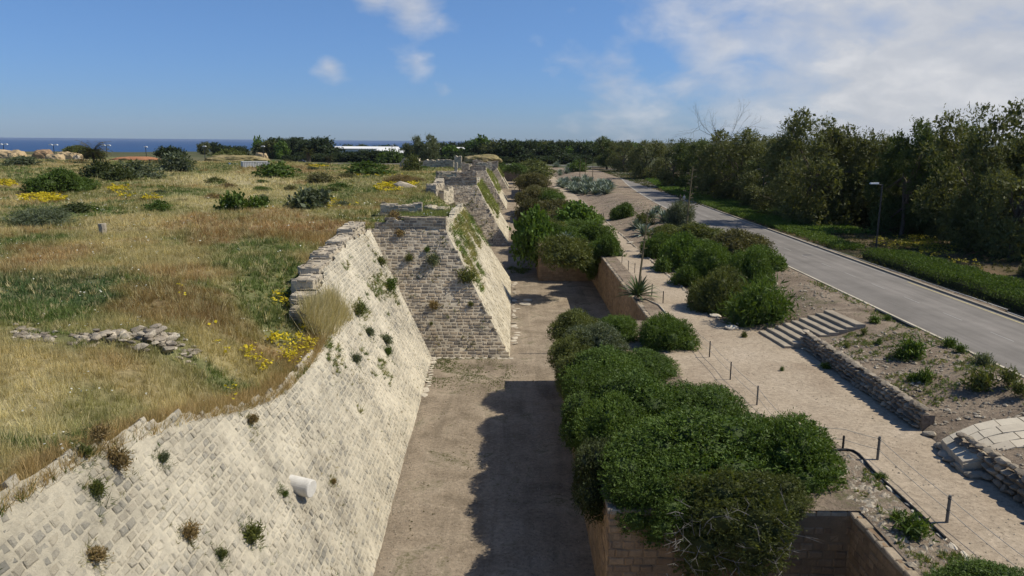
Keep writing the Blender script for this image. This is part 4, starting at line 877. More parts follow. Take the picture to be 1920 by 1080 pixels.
for a in (('a', 1540, 104, 211, 175, 'tall dark tree with open crown standing above the others in the right thicket'), ('c', 1605, 108, 240, 180, 'broad tree right behind the tallest thicket tree'), ('b', 1712, 92, 232, 120, 'upright tree with rounded top between the two tallest'),
          ('c', 1655, 106, 262, 170, 'low spreading tree behind the black lamp post with pale head'), ('a', 1865, 80, 200, 210, 'tallest tree at the right edge, with feathery brownish crown'), ('b', 1795, 92, 238, 130, 'slim brownish tree left of the tallest right edge tree'),
          ('c', 1925, 74, 262, 200, 'dense tree cut by the right edge'), ('c', 1395, 146, 246, 160, 'wide light green tree with pale branches right of the bare tree'), ('b', 1335, 160, 268, 110, 'mid green tree under the bare tree'), ('a', 1455, 130, 270, 130, 'dark low tree left of the tallest thicket tree'),
          ('a', 1265, 190, 262, 90, 'greyish tree behind the second lamp post'), ('b', 1305, 170, 264, 80, 'slim tree in the gap behind the lamp posts'), ('c', 1215, 235, 264, 80, 'round tree near the road bend lamps'), ('b', 1140, 315, 258, 55, 'tall round tree at the road bend'), ('a', 1170, 290, 264, 60, 'dark tree next to the tall round one at the bend'),
          ('c', 1770, 100, 325, 180, 'low dense thicket tree behind the yellow flowers'), ('c', 1575, 108, 335, 160, 'low bushy tree with grey green foliage beside the verge'), ('a', 1900, 80, 335, 180, 'bushy tree low at the right edge above the hedge'), ('c', 1480, 116, 330, 140, 'bushy tree behind the second lamp post from the right')):
    tpx(*a[:5], a[5])
GL = 'trees packed behind the road thicket'
for i in range(64):
    Y = rng.uniform(75, 330); X = rng.uniform(47, 60+Y*.42); key = 'abcd'[rng.integers(4)] if i % 3 else 'c'; Hh = rng.uniform(5.5, 9.8) if Y > 120 else rng.uniform(5., 8.5)
    tree(key, X, Y, 6, Hh, rng.uniform(7, 12), '%s tree in the %s of the roadside thicket, %s' % ('feathery' if key in 'ac' else 'upright', 'near end' if Y < 140 else 'middle' if Y < 230 else 'far end', 'near the verge' if X < 50+Y*.16 else 'set well back'), GL)
# undergrowth along the thicket edge
for i in range(46):
    Y = rng.uniform(52, 240); X = 43.5+rng.uniform(0, 5)+(Y > 150)*(Y-150)*.10+(66 < Y < 104)*7; r = rng.uniform(1.4, 3.); H = r*rng.uniform(.9, 1.5)
    shrub(['mid1', 'mid2', 'spray'][i % 3], [L_dark, L_tree, L_brown, L_olive][i % 4], X+r*.5, Y, 6, r, r*1.1, H, '%s undergrowth bush at the foot of the %s roadside trees' % (('dark', 'dull green', 'brownish', 'olive')[i % 4], 'nearest' if Y < 110 else 'middle' if Y < 175 else 'farther'), 'undergrowth along the thicket')
# bare tree
root = empty('bare_tree', (0, 0, 0), 'leafless grey tree poking above the thicket skyline', 'tree'); d_ = _F+_R2*(1345-960)/FPX+_U2*(540-262)/FPX; P = CAM+d_*(150/d_[1]); root.location = (P[0], 150, 6)
mb = MB(); r_ = np.random.default_rng(5); Hh = P[2]-6+3.6
def branch(p, d, L_, r, k):
    q = p+d*L_*.5+r_.normal(size=3)*L_*.05; e = q+(d+r_.normal(size=3)*.15)*L_*.5; mb.tube([p, q, e], [r, r*.8, r*.55], 5, False)
    if k:
        for _ in range(3): dd = unit(d+r_.normal(size=3)*.5+(0, 0, .15)); branch(e if _ < 2 else q, dd, L_*.68, r*.55, k-1)
branch(np.array((0, 0, 0.)), np.array((0, 0, 1.)), Hh*.5, .16, 5); ob('branches', mb.mesh('branches'), M_postg, root)
# far wood towards the sea: individuals with shared meshes
GW = 'trees of the far coastal wood'
for i in range(210):
    Y = rng.uniform(392, 560) if i < 150 else rng.uniform(560, 900); f = rng.uniform(-.335, .13) if Y < 600 else rng.uniform(-.08, .16); X = f*Y
    if -.24 < f < -.135 and Y < 470: continue
    topz = 17-rng.uniform(-.6, 4.0)*(1 if f > -.28 else 1.5)-(3.5 if -.24 < f < -.13 else 0)-(1.5 if -.13 < f < -.06 else 0)
    key = 'wvuwvy'[rng.integers(6)]; z0 = float(zfar(X, Y)); tree(key, X, Y, z0-.4, max(3.5, topz-z0), rng.uniform(8, 15), '%s tree of the far wood, %s' % ({'w': 'broad dark', 'v': 'narrow dark', 'u': 'olive', 'y': 'bright green'}[key], 'around the white buildings' if f < -.13 else 'behind the ruins' if f < -.02 else 'beyond the end of the moat' if Y < 600 else 'farthest back on the plain'), GW)
for i in range(60):
    Y = rng.uniform(385, 400); f = rng.uniform(-.3, .10); X = f*Y
    if -.245 < f < -.2: pass
    tree('wv'[i % 2], X, Y, 5.8, rng.uniform(2.6, 5.), rng.uniform(6, 11), 'low %s tree just beyond the far road, %s' % ('broad' if i % 2 == 0 else 'narrow', 'left of the ruins' if f < -.1 else 'past the moat end'), 'low trees lining the far road')
for px, Y, top, w_, lb, key in ((382, 430, 268, 22, 'upright grey green tree seen against the sea', 'u'), (405, 440, 269, 22, 'rounded tree against the sea, right of the upright one', 'v'), (430, 440, 275, 30, 'low tree in the row before the sea', 'w'), (452, 430, 276, 28, 'second low tree in the row before the sea', 'v'),
         (505, 430, 267, 36, 'broad olive tree at the left of the wood', 'u'), (526, 425, 267, 26, 'yellowish round tree beside the broad olive one', 'y'), (552, 440, 263, 14, 'small dark tree top rising above the sea line', 'v'), (605, 420, 262, 60, 'tallest dark tree of the wood left of the white building', 'w'), (575, 425, 268, 40, 'dark tree left of the tallest wood tree', 'w'),
         (310, 300, 277, 34, 'dark green tree before the sea, right of the red earth strip', 'v'), (332, 305, 279, 26, 'smaller green tree beside the one by the red earth', 'w'), (900, 420, 259, 40, 'rounded tree top breaking the horizon beyond the ruins', 'y'), (690, 385, 283, 40, 'dark round tree in front of the white building', 'w'), (718, 385, 285, 40, 'second dark tree in front of the white building', 'v'),
         (660, 390, 286, 34, 'bushy tree hiding the base of the white building', 'w')):
    g = G(px, 300, 6); tpx(key, px, Y, top, w_, lb, z=float(zfar(g[0]*0+(px-960)/FPX*Y, Y)) if Y > 335 else 8.2)
tpx('s', 778, 232, 258, 42, 'tall grey green tree left of the ruins, against the sky', z=8.2); tpx('s', 802, 228, 256, 44, 'second grey green tree with dark trunk by the ruins', z=8.2)

# --- rosettes: agaves and the tall stalked one
def agave_leaf(L, W, elev, curl, n=5):
    P = []; x = z = 0.; a = elev
    V = []
    for i in range(n+1):
        t = i/n; w_ = W*(.55+1.1*t-1.63*t*t if t < .999 else 0.01)*1.0; w_ = W*max(.02, (math.sin(math.pi*(t*.72+.28))**.8)) if t < 1 else W*.02
        V += [(x, -w_/2, z+w_*.22), (x, 0, z), (x, w_/2, z+w_*.22)]; x += math.cos(a)*L/n; z += math.sin(a)*L/n; a -= curl/n
    F = [(3*i+j, 3*i+j+1, 3*i+j+4, 3*i+j+3) for i in range(n) for j in (0, 1)]; return np.array(V), F
def rosette(n, L, W, r_, lo=.05, hi=1.45, curl=.5):
    V = []; F = []; k = 0; T = []
    for i in range(n):
        e = lo+(hi-lo)*(i/n)**.9; v, f = agave_leaf(L*(1-.25*i/n)*r_.uniform(.85, 1.1), W, e, curl*r_.uniform(.4, 1.3)*(1.2-e*.5)); a = i*2.399+r_.uniform(-.2, .2); c_, s = math.cos(a), math.sin(a)
        V.append(np.stack([v[:, 0]*c_-v[:, 1]*s, v[:, 0]*s+v[:, 1]*c_, v[:, 2]], 1)); F.append(np.array(f)+k); k += len(v); T += [r_.random()]*len(f)
    return np.concatenate(V), np.concatenate(F), T
r_ = np.random.default_rng(9); g = G(1196, 568, 4.5); g = np.array((g[0]-.1, 59.5, 4.5)); X0 = (1196-960)/FPX*proj((9.8, 59.5, 4.5))[2]
root = empty('rosette_plant', (X0, 59.5, 4.45), 'large spiky rosette plant with a very tall thin flower stalk, on the ochre wall edge', 'plant')
for i in range(64):
    e = .0+1.4*(i/64)**.9; v, f = agave_leaf(2.1*(1-.2*i/64)*r_.uniform(.85, 1.1), .20, e, .5*r_.uniform(.3, 1.2)); a = i*2.399+r_.uniform(-.2, .2); c_, s = math.cos(a), math.sin(a)
    v = np.stack([v[:, 0]*c_-v[:, 1]*s, v[:, 0]*s+v[:, 1]*c_, v[:, 2]+.35], 1); ob('leaf', newmesh('leaf', v, f, tone=[r_.random()]*len(f)), L_yucca, root)
mb = MB().tube([(0, 0, .2), (.12, 0, 2.2), (.35, .05, 4.8), (.55, .1, 7.4)], [.11, .09, .07, .04], 6)
for i in range(12): z = 4.2+i*.26; x = .1+z*.062; a = i*2.4; mb.tube([(x, 0, z), (x+math.cos(a)*.25, math.sin(a)*.25, z+.06)], [.03, .02], 4)
ob('flower_stalk', mb.mesh('flower_stalk'), M_stalk, root)
AG = []
for i in range(4):
    V, F, T = rosette(34, 1.35, .24, np.random.default_rng(40+i), .1, 1.45, .55); me = newmesh('rosette', V, F, tone=T); me.materials.append(L_agave); AG.append(me)
def agave(x, y, s, label, group=None):
    o = ob('agave', AG[rng.integers(4)], None, None, (x, y, float(zr(x, y))-.05)); o.scale = (s, s, s*rng.uniform(.9, 1.15)); o.rotation_euler.z = rng.uniform(0, 6); return tag(o, label, 'agave', group)
for i in range(60):
    px = rng.uniform(1052, 1146); t_ = (px-1052)/94; py = 340+t_*20+rng.uniform(-6, 12)*(1-.4*abs(t_-.5)); q = G(px, py, 5.2); agave(q[0], q[1], rng.uniform(1.6, 2.2), 'blue grey agave packed in the far roadside bed', 'agaves of the far bed')
for i in range(16):
    q = G(rng.uniform(1040, 1092), rng.uniform(312, 326), 5.6); agave(q[0], q[1], rng.uniform(1.5, 2.1), 'blue grey agave in the farthest clump by the road bend', 'agaves of the farthest clump')
for px, py, s, lb in ((1245, 424, 1.1, 'single agave nearest the road on the bare bank'), (1222, 415, 1.0, 'agave in the middle of the small bank group'), (1208, 436, 1.15, 'foremost agave of the small bank group, beside the path'), (1194, 425, 1., 'leftmost agave of the small bank group'), (1060, 443, 1.1, 'pale agave poking out of the moat shrubs'), (1232, 408, .9, 'small agave at the back of the bank group')):
    q = G(px, py, 5.1 if px > 1100 else 5.5); agave(q[0], q[1], s*1.5, lb)
q = G(1278, 466, 6.3); o = agave(q[0], q[1], .9, 'pale tipped agave sticking out of the bank thicket'); o.location.z = 6.0
def stalk(px, base, top, z, lb, br=0, lean=0.):
    q = G(px, base, z); dd = proj(q)[2]; Hh = (base-top)/FPX*dd*1.02; root = ob('flower_stalk', None)
    mb = MB().tube([(0, 0, 0), (lean*Hh*.4, 0, Hh*.5), (lean*Hh, 0, Hh)], [.13, .10, .06], 6)
    for i in range(br): zz = Hh*(.5+.48*i/max(1, br)); a = i*2.4; l = .9*(1-.6*i/br); mb.tube([(lean*zz, 0, zz), (lean*zz+math.cos(a)*l, math.sin(a)*l, zz+.25)], [.03, .02], 4); mb.box(lean*zz+math.cos(a)*l-.15, lean*zz+math.cos(a)*l+.15, math.sin(a)*l-.15, math.sin(a)*l+.15, zz+.22, zz+.34)
    bpy.data.objects.remove(root); o = ob('flower_stalk', mb.mesh('flower_stalk'), M_stalk, None, q); return tag(o, lb, 'plant stalk')
stalk(1284, 460, 318, 5.2, 'tall agave flower stalk with short side branches rising from the bank thicket', 11, .05); stalk(1111, 336, 300, 5.4, 'thin dead flower stalk above the far agave bed, right one'); stalk(1097, 336, 298, 5.4, 'thin dead flower stalk above the far agave bed, middle one'); stalk(1087, 336, 300, 5.4, 'thin dead flower stalk above the far agave bed, left one')

L_palm = leaf_mat('palm_leaves', (.12, .11, .055), .5)
# --- palms
def frond(L, droop, r_, wl=.5):
    V = []; F = []; k = 0; P = []; a = droop[0]; x = z = 0.
    for i in range(9): P.append((x, 0, z)); x += math.cos(a)*L/8; z += math.sin(a)*L/8; a -= droop[1]/8
    P = np.array(P)
    for i in range(26):
        t = .12+.88*i/26*.999; q = P[int(t*8)]+(P[min(int(t*8)+1, 8)]-P[int(t*8)])*(t*8-int(t*8)); l = wl*math.sin(math.pi*(t*.8+.15))+.08
        for s in (-1, 1): V += [q, q+(.4, 0, 0), q+(l*.55+.05, s*l, -.1*l+r_.uniform(-.1, .1))]; F.append((k, k+1, k+2)); k += 3
    return np.array(V), np.array(F)
def palm(x, y, z, H, Rf, n, label, mleaf=L_green, trunk=True, tr=.3):
    root = empty('palm_tree', (x, y, z), label, 'palm'); r_ = np.random.default_rng(int(abs(x*10)))
    if trunk:
        mb = MB(); mb.tube([(0, 0, -.2), (.05, 0, H*.5), (0, 0, H)], [tr*1.2, tr, tr*1.1], 8)
        for i in range(10): a = i*2.4; zz = H*(.3+.07*i); mb.tube([(0, 0, zz), (math.cos(a)*tr*2, math.sin(a)*tr*2, zz+tr*1.5)], [.1, .03], 4)
        ob('trunk', mb.mesh('trunk'), M_bark, root)
    for i in range(n):
        e = 1.35-2.1*(i/n); v, f = frond(Rf*r_.uniform(.8, 1.1), (e, 1.3), r_, Rf*.13); a = i*2.399; c_, s = math.cos(a), math.sin(a)
        v = np.stack([v[:, 0]*c_-v[:, 1]*s, v[:, 0]*s+v[:, 1]*c_, v[:, 2]+H], 1); ob('frond', newmesh('frond', v, f, tone=[r_.random()]*len(f)), mleaf, root)
q = G(176, 303, 9.3)*.86; palm(q[0], q[1], 9.8, 3.2, 5.6, 80, 'big bushy date palm standing before the sea on the left', L_palm)
q = G(607, 308, 6.2); palm(q[0], q[1]-25, 6.2, 5.5, 3.6, 26, 'thick trunked palm with sparse fronds by the dirt road', L_olive, tr=.8)
q = G(642, 309, 6.2); palm(q[0], q[1]-25, 6.2, 3.2, 3.0, 20, 'shorter leaning palm right of the thick trunked one', L_brown, tr=.6)
q = G(727, 309, 6.2); palm(q[0], q[1]-20, 6.2, 2.0, 3.6, 24, 'low spreading fan of palm fronds left of the grey tree', L_green, tr=.4)

# ------------------------------------------------------------------ grasses, weeds and flowers (nobody could count them)
def blades(pts, h, w_, nb, col, spread=.16, lean=.45, up=None, curve=True):
    """tufts of tapering blades; h, w_ per tuft; col (n,3) per tuft -> V, F, tone, col"""
    n = len(pts); up = np.array((0, 0, 1.)) if up is None else up
    m_ = n*nb; B = np.repeat(pts, nb, 0); off = rng.normal(size=(m_, 3))*spread*np.repeat(np.broadcast_to(h, n), nb)[:, None]; off -= (off*up).sum(1)[:, None]*up; B = B+off
    d = up+rng.normal(size=(m_, 3))*lean*.6+off/(np.repeat(np.broadcast_to(h, n), nb)[:, None]+1e-6)*.9; d /= np.linalg.norm(d, axis=1)[:, None]
    l = (np.repeat(np.broadcast_to(h, n), nb)*rng.uniform(.5, 1.25, m_))[:, None]; sd = np.cross(d, rng.normal(size=(m_, 3))); sd /= np.linalg.norm(sd, axis=1)[:, None]
    ww = (np.repeat(np.broadcast_to(w_, n), nb)*rng.uniform(.6, 1.3, m_))[:, None]
    V = np.stack([B-sd*ww/2, B+sd*ww/2, B+d*l+(rng.normal(size=(m_, 3))*.12*l)], 1).reshape(-1, 3)
    return V, np.arange(m_*3).reshape(-1, 3), rng.random(m_)*.7+np.repeat(rng.random(n)*.3, nb), np.repeat(col, nb, 0)
def stuff(name, parts, m_):
    V = []; F = []; T = []; C = []; n = 0
    for v, f, t_, c_ in parts: V.append(v); F.append(f+n); T.append(t_); C.append(c_); n += len(v)
    return kind(ob(name, newmesh(name, np.concatenate(V), np.concatenate(F), tone=np.concatenate(T), col=np.concatenate(C)), m_), 'stuff')
def field_pts(n, ya, yb, xw):
    y = np.sqrt(rng.uniform(ya**2, yb**2, n)) if ya > 30 else rng.uniform(ya, yb, n); d = rng.uniform(0, 1, n); x = edge_x(y)+.15-d*np.minimum(y*xw+8, 400)
    x = np.where((y > 66) & (y < 87), np.maximum(x, -300), x); return np.stack([x, y, zf(x, y)-.03], 1)
parts = []
for n, ya, yb, h0, w0, nb in ((17000, 8, 34, .34, .016, 15), (21000, 30, 62, .38, .024, 11), (24000, 58, 120, .42, .045, 8), (24000, 115, 250, .5, .10, 6)):
    P = field_pts(n, ya, yb, .62); px, py, dd = proj(P); P = P[(px > -260) & (px < 1000) & (py < 1300)]
    clr = np.array([((P[:, 0]-q[0])/q[2])**2+((P[:, 1]-q[1])/q[3])**2 > 1 for q in ((-16, 28.3, 4.2, .5),)]).all(0); P = P[clr]
    c_ = field_col(P[:, 0], P[:, 1]); g_ = (c_[:, 1] > c_[:, 0]*1.0); cl = vn(P[:, 0], P[:, 1], 1.6, 44, 2)
    jc = rng.random(len(P))[:, None]; c_ = c_*(.75+.6*jc); dry = (rng.random(len(P)) < .2)[:, None]; c_ = np.where(dry, PALE*(.7+.5*jc), c_)
    h = h0*(.3+1.4*cl)*np.where(g_, .8, 1.)*rng.uniform(.7, 1.3, len(P)); w_ = w0*np.where(g_, 1.9, 1.)
    parts.append(blades(P, h, w_, nb, c_, lean=.5))
# ragged dry fringe hanging over the crest of the slope
y = rng.uniform(10, 42, 2600); x = edge_x(y)+rng.uniform(-.7, .12, 2600); P = np.stack([x, y, np.minimum(zf(x, y), near_h(y)+.1)], 1)
parts.append(blades(P, rng.uniform(.3, .6, 2600), .016, 14, (RUST*.6+STRAW*.5)[None]*rng.uniform(.7, 1.4, (2600, 1)), lean=.7))
# tall pale clump at the foot of the rubble wall, and the tower tops
P = np.stack([rng.uniform(-10.6, -9.7, 150), rng.uniform(37, 43, 150), np.zeros(150)], 1); P[:, 2] = (-4.61-.03*P[:, 1]-P[:, 0])/K-.1; parts.append(blades(P, rng.uniform(.7, 1.5, 150), .025, 26, PALE[None]*rng.uniform(.7, 1.1, (150, 1)), lean=.35))
for (y0, y1, xr), n in zip(TOWERS, (2600, 1600, 900, 500)):
    x = rng.uniform(-12, xr-K*TOWER_H-.5, n); y = rng.uniform(y0+K*TOWER_H+.9, y1-K*TOWER_H, n); parts.append(blades(np.stack([x, y, np.full(n, TOWER_H-.2)], 1), rng.uniform(.3, .6, n)*(1+.3*(y0 > 100)), .04*(1+(y0 > 100)), 9, (OLIVE*.5+GREEN*.6)[None]*rng.uniform(.6, 1.6, (n, 1))))
stuff('field_grass', parts, L_field)
# yellow wildflowers
def flowers(name, pts, s, m_, n_pet=5):
    m_n = len(pts)*n_pet; P = np.repeat(pts, n_pet, 0)+rng.normal(size=(m_n, 3))*np.array((.12, .12, .06)); a = rng.normal(size=(m_n, 3)); a[:, 2] *= .4; a /= np.linalg.norm(a, axis=1)[:, None]; b_ = np.cross(a, (0, 0, 1.)+rng.normal(size=(m_n, 3))*.3); b_ /= np.linalg.norm(b_, axis=1)[:, None]
    ss = np.repeat(s, n_pet)[:, None]*rng.uniform(.6, 1.2, (m_n, 1)); V = np.stack([P-a*ss, P-b_*ss, P+a*ss, P+b_*ss], 1).reshape(-1, 3)
    return kind(ob(name, newmesh(name, V, np.arange(m_n*4).reshape(-1, 4), tone=rng.random(m_n)), m_), 'stuff')
def patch_pts(px, py, rx, ry, n, z, zfun, h=.4):
    a = rng.uniform(0, 6.28, n); q = rng.random(n)**.6; X = px+np.cos(a)*q*rx; Y = py+np.sin(a)*q*ry; out = np.array([G(u, v, z) for u, v in zip(X, Y)]); keep = vn(out[:, 0], out[:, 1], max(.4, 1.6*abs(out[:, 1].mean())/100), 71, 2) > .40
    out = out[keep]; out = out[out[:, 0] < edge_x(out[:, 1])-.1] if zfun is zf else out; out[:, 2] = zfun(out[:, 0], out[:, 1])+h*rng.uniform(.6, 1.2, len(out)); return out
Q = [patch_pts(*a, 9.3, zf, .45) for a in ((80, 378, 46, 7, 420), (15, 353, 18, 4, 110), (222, 360, 22, 6, 90), (285, 376, 20, 5, 70), (238, 372, 18, 3, 30), (600, 315, 20, 2.5, 70), (728, 354, 26, 9, 260), (770, 347, 14, 5, 70), (628, 380, 12, 5, 20), (590, 640, 26, 28, 60), (560, 640, 30, 24, 24), (515, 574, 10, 5, 20), (640, 600, 10, 14, 30), (490, 686, 16, 8, 16), (425, 735, 10, 5, 6), (700, 330, 60, 6, 24), (425, 660, 10, 20, 8), (615, 385, 60, 8, 20))]
Q += [patch_pts(*a, 7.2, zf, .4) for a in ((590, 640, 34, 26, 150), (556, 655, 34, 22, 90), (628, 606, 16, 18, 70), (480, 690, 30, 12, 30), (420, 700, 14, 30, 16), (350, 640, 12, 20, 0+6), (530, 600, 16, 10, 30))]
Q = np.concatenate(Q); flowers('yellow_wildflowers', Q, .035+.0011*Q[:, 1], L_yellow)
Q = [patch_pts(*a, 6.1, zr, .5) for a in ((1700, 458, 62, 13, 420), (1760, 475, 40, 12, 160), (1228, 327, 24, 4, 160), (1070, 299, 34, 2.5, 140), (1340, 362, 24, 5, 100), (1800, 505, 40, 14, 60))]
Q = np.concatenate(Q); flowers('roadside_yellow_flowers', Q, .03+.0009*Q[:, 1], leaf_mat('dull_yellow_petals', (.30, .27, .03), .4, .3))
n = 1100; P = field_pts(n, 12, 100, .6); k_ = vn(P[:, 0], P[:, 1], 5, 81) > .58; P = P[k_ | (rng.random(n) < .1)]; P[:, 2] += rng.uniform(.4, .8, len(P)); flowers('white_wildflowers', P, .020+.0007*P[:, 1], L_umbel, 3)
# weeds rooted in the masonry, on the slopes
def slope_pts(n, cond):
    y = rng.uniform(10, 62, n); z = rng.uniform(.3, 9, n); y = y[:]; k_ = cond(y, z) & (y < 57.5+K*z-.3) & (z < edge_h(y)-.1); y, z = y[k_], z[k_]; return np.stack([-4.61-.03*y-K*z+.02, y, z], 1)
up = unit((.6, 0, .8)); parts = []
P = slope_pts(6000, lambda y, z: (vn(y, z*1.4, 2.2, 91) > .60) & (y > 36) & (z > 2.4)); P = P[:520]; parts.append(blades(P, rng.uniform(.15, .42, len(P)), .03, 14, np.where(rng.random((len(P), 1)) < .45, GREEN*1.2, OLIVE*1.1)*rng.uniform(.6, 1.4, (len(P), 1)), up=up, lean=.9))
P = slope_pts(9000, lambda y, z: (vn(y, z*1.4, 1.2, 93) > .68)); P = P[:150]; parts.append(blades(P, rng.uniform(.08, .24, len(P)), .015, 9, np.where(rng.random((len(P), 1)) < .4, GREEN, STRAW*.7)*rng.uniform(.6, 1.3, (len(P), 1)), up=up, lean=.9))
y = rng.uniform(62, 90, 2600); z = rng.uniform(1, 9.5, 2600); k_ = (vn(y, z, 2.4, 95) > .47-.12*(z > 6)) & (z > 4.2+(y-62)*.02) & (y > 57.5+K*z+.8+rng.random(2600)) & (y < 92-K*z); y, z = y[k_], z[k_]; P = np.stack([-.1-K*z, y, z], 1); parts.append(blades(P, rng.uniform(.2, .55, len(P)), .045, 11, np.where(vn(P[:, 1], P[:, 2], 1.6, 96)[:, None] < .46, OLIVE*1.2, GREEN*1.3)*rng.uniform(.5, 1.6, (len(P), 1)), up=up, lean=.8))
for (y0, y1, xr), n in zip(TOWERS[1:], (1300, 900, 500)):
    y = rng.uniform(y0+2, y1-2, n); z = rng.uniform(3, 9.6, n); k_ = (vn(y, z, 3, 97) > .42) & (y > y0+K*z+.8) & (y < y1-K*z) & (z > 3.6); y, z = y[k_], z[k_]; P = np.stack([xr-K*z, y, z], 1); parts.append(blades(P, rng.uniform(.35, .8, len(P)), .11, 9, (GREEN*.8+OLIVE*.6)[None]*rng.uniform(.6, 1.6, (len(P), 1)), up=up, lean=.8))
for (y0, y1, xr), n in zip(TOWERS, (260, 160, 60, 30)):
    x = rng.uniform(-12, xr, n*4); z = rng.uniform(.5, 9.5, n*4); k_ = (x < xr-K*z-.2) & (x > -4.61-.03*min(y0, 110)-K*z) & (vn(x, z, 1.2, 98) > .62); x, z = x[k_][:n], z[k_][:n]; P = np.stack([x, y0+K*z, z], 1); parts.append(blades(P, rng.uniform(.1, .3, len(P))*(1+(y0 > 100)), .03*(1+(y0 > 100)), 10, np.where(rng.random((len(P), 1)) < .6, OLIVE, GREEN)*rng.uniform(.5, 1.2, (len(P), 1)), up=unit((0, -.5, .85)), lean=.8))
stuff('wall_weeds', parts, L_field)
# thin growth on the moat floor, on the terraces and the verge
parts = []
def gp(x0, x1, y0, y1, n, zfun, s, th, seed=101): P = rnd(x0, x1, y0, y1, n, zfun); return P[vn(P[:, 0], P[:, 1], s, seed) > th]
P = gp(-6.2, .5, 48, 57.6, 5200, lambda x, y: x*0, 1.2, .44); P = P[rng.random(len(P)) < sstep(48, 54, P[:, 1])*(1-sstep(-1.5, 1, P[:, 0]))]; parts.append(blades(P, .08, .03, 7, (GREEN*.7+OLIVE*.3)[None]*rng.uniform(.6, 1.3, (len(P), 1)), lean=1.1))
P = gp(-5.5, 2, 14, 56, 2600, lambda x, y: x*0, .9, .66); parts.append(blades(P, .07, .025, 7, (OLIVE*.6)[None]*rng.uniform(.6, 1.3, (len(P), 1)), lean=1.1))
P = gp(-1, 5, 96, 103, 700, lambda x, y: x*0, 1.2, .5); P = P[P[:, 0] < 2.5]; parts.append(blades(P, .3, .06, 8, (GREEN)[None]*rng.uniform(.6, 1.3, (len(P), 1)), lean=.8))
P = np.concatenate([gp(12.3, 14, 16, 29, 1600, zr, 1., .55), gp(18.8, 24.6, 30, 45, 3600, zr, 1.3, .60), gp(16, 25, 51, 150, 2600, zr, 2., .66), gp(24.0, 24.9, 34, 60, 500, zr, 1.6, .4)])
parts.append(blades(P, rng.uniform(.06, .2, len(P)), .03, 10, np.where(rng.random((len(P), 1)) < .7, GREEN*1.1, OLIVE)*rng.uniform(.6, 1.5, (len(P), 1)), lean=.9))
P = gp(34, 58, 46, 300, 20000, zr, 7., .30); parts.append(blades(P, rng.uniform(.15, .4, len(P)), .07, 7, np.where(vn(P[:, 0], P[:, 1], 6, 111)[:, None] < .5, GREEN*.75, OLIVE*.6)*rng.uniform(.5, 1.3, (len(P), 1)), lean=.8))
parts.append(blades(np.concatenate([patch_pts(1700, 458, 75, 16, 500, 6.1, zr, .05), patch_pts(1780, 485, 60, 20, 300, 6.1, zr, .05)]), .45, .06, 10, (OLIVE*.7)[None].repeat(1, 0).repeat(800, 0)[:1] if False else np.array([OLIVE*.7]), lean=.6) if False else blades(P[:1], .1, .01, 1, np.array([OLIVE])))
stuff('low_weeds', parts, L_field)
def cover(name, pts, h, L, W, m_, per=9):
    n = len(pts)*per; P = np.repeat(pts, per, 0)+rng.normal(size=(n, 3))*np.array((.22, .22, 0))+np.array((0, 0, 1.))*(rng.random((n, 1))**.6*h); d = rng.normal(size=(n, 3))*.7+(0, 0, .8); d /= np.linalg.norm(d, axis=1)[:, None]; s = np.cross(d, rng.normal(size=(n, 3))); s /= np.linalg.norm(s, axis=1)[:, None]
    l = L*rng.uniform(.6, 1.2, (n, 1)); V = np.stack([P, P+d*l*.5+s*W/2, P+d*l, P+d*l*.5-s*W/2], 1).reshape(-1, 3); return newmesh(name, V, np.arange(n*4).reshape(-1, 4), tone=rng.random(n))
P = rnd(34.4, 38.6, 78, 150, 5200, zr); P = P[(P[:, 0] < 36.6+1.8*vn(P[:, 1], P[:, 1]*0, 6, 5)) & (vn(P[:, 0], P[:, 1], 4, 115) > .33)]; kind(ob('roadside_ground_cover', cover('roadside_ground_cover', P, .55, .22, .09, L_green), L_green), 'stuff')
P = rnd(34.6, 45, 92, 260, 7200, lambda x, y: zr(x, y)); P[:, 0] += np.maximum(0, P[:, 1]-170)*.1; kind(ob('bright_ground_cover', cover('bright_ground_cover', P, .35, .3, .13, L_bright, 12), L_bright), 'stuff')
# clipped hedge at the right
root = empty('hedge', (36.5, 46, 6), 'long low dark green hedge beside the kerb at the right edge', 'hedge'); xs_ = rng.uniform(34.5, 38.7, 9500); y = rng.uniform(38, 74, 9500); k_ = y < 73-(xs_-34.5)*.5; xs_, y = xs_[k_], y[k_]
hh = .72+.5*vn(xs_, y, 1.6, 120); edge = np.minimum(sstep(34.3, 34.9, xs_), 1-sstep(38.2, 38.9, xs_)); P = np.stack([xs_, y, 6+hh*(.35+.65*edge)-.35], 1)-np.array(root.location)
ob('foliage', cover('foliage', P, .4, .17, .06, L_green, 7), L_green, root); s_ = MB().box(34.6-36.5, 38.5-36.5, -8, 27, -.1, .5).mesh('inner_twigs'); ob('inner_twigs', s_, L_dark, root)

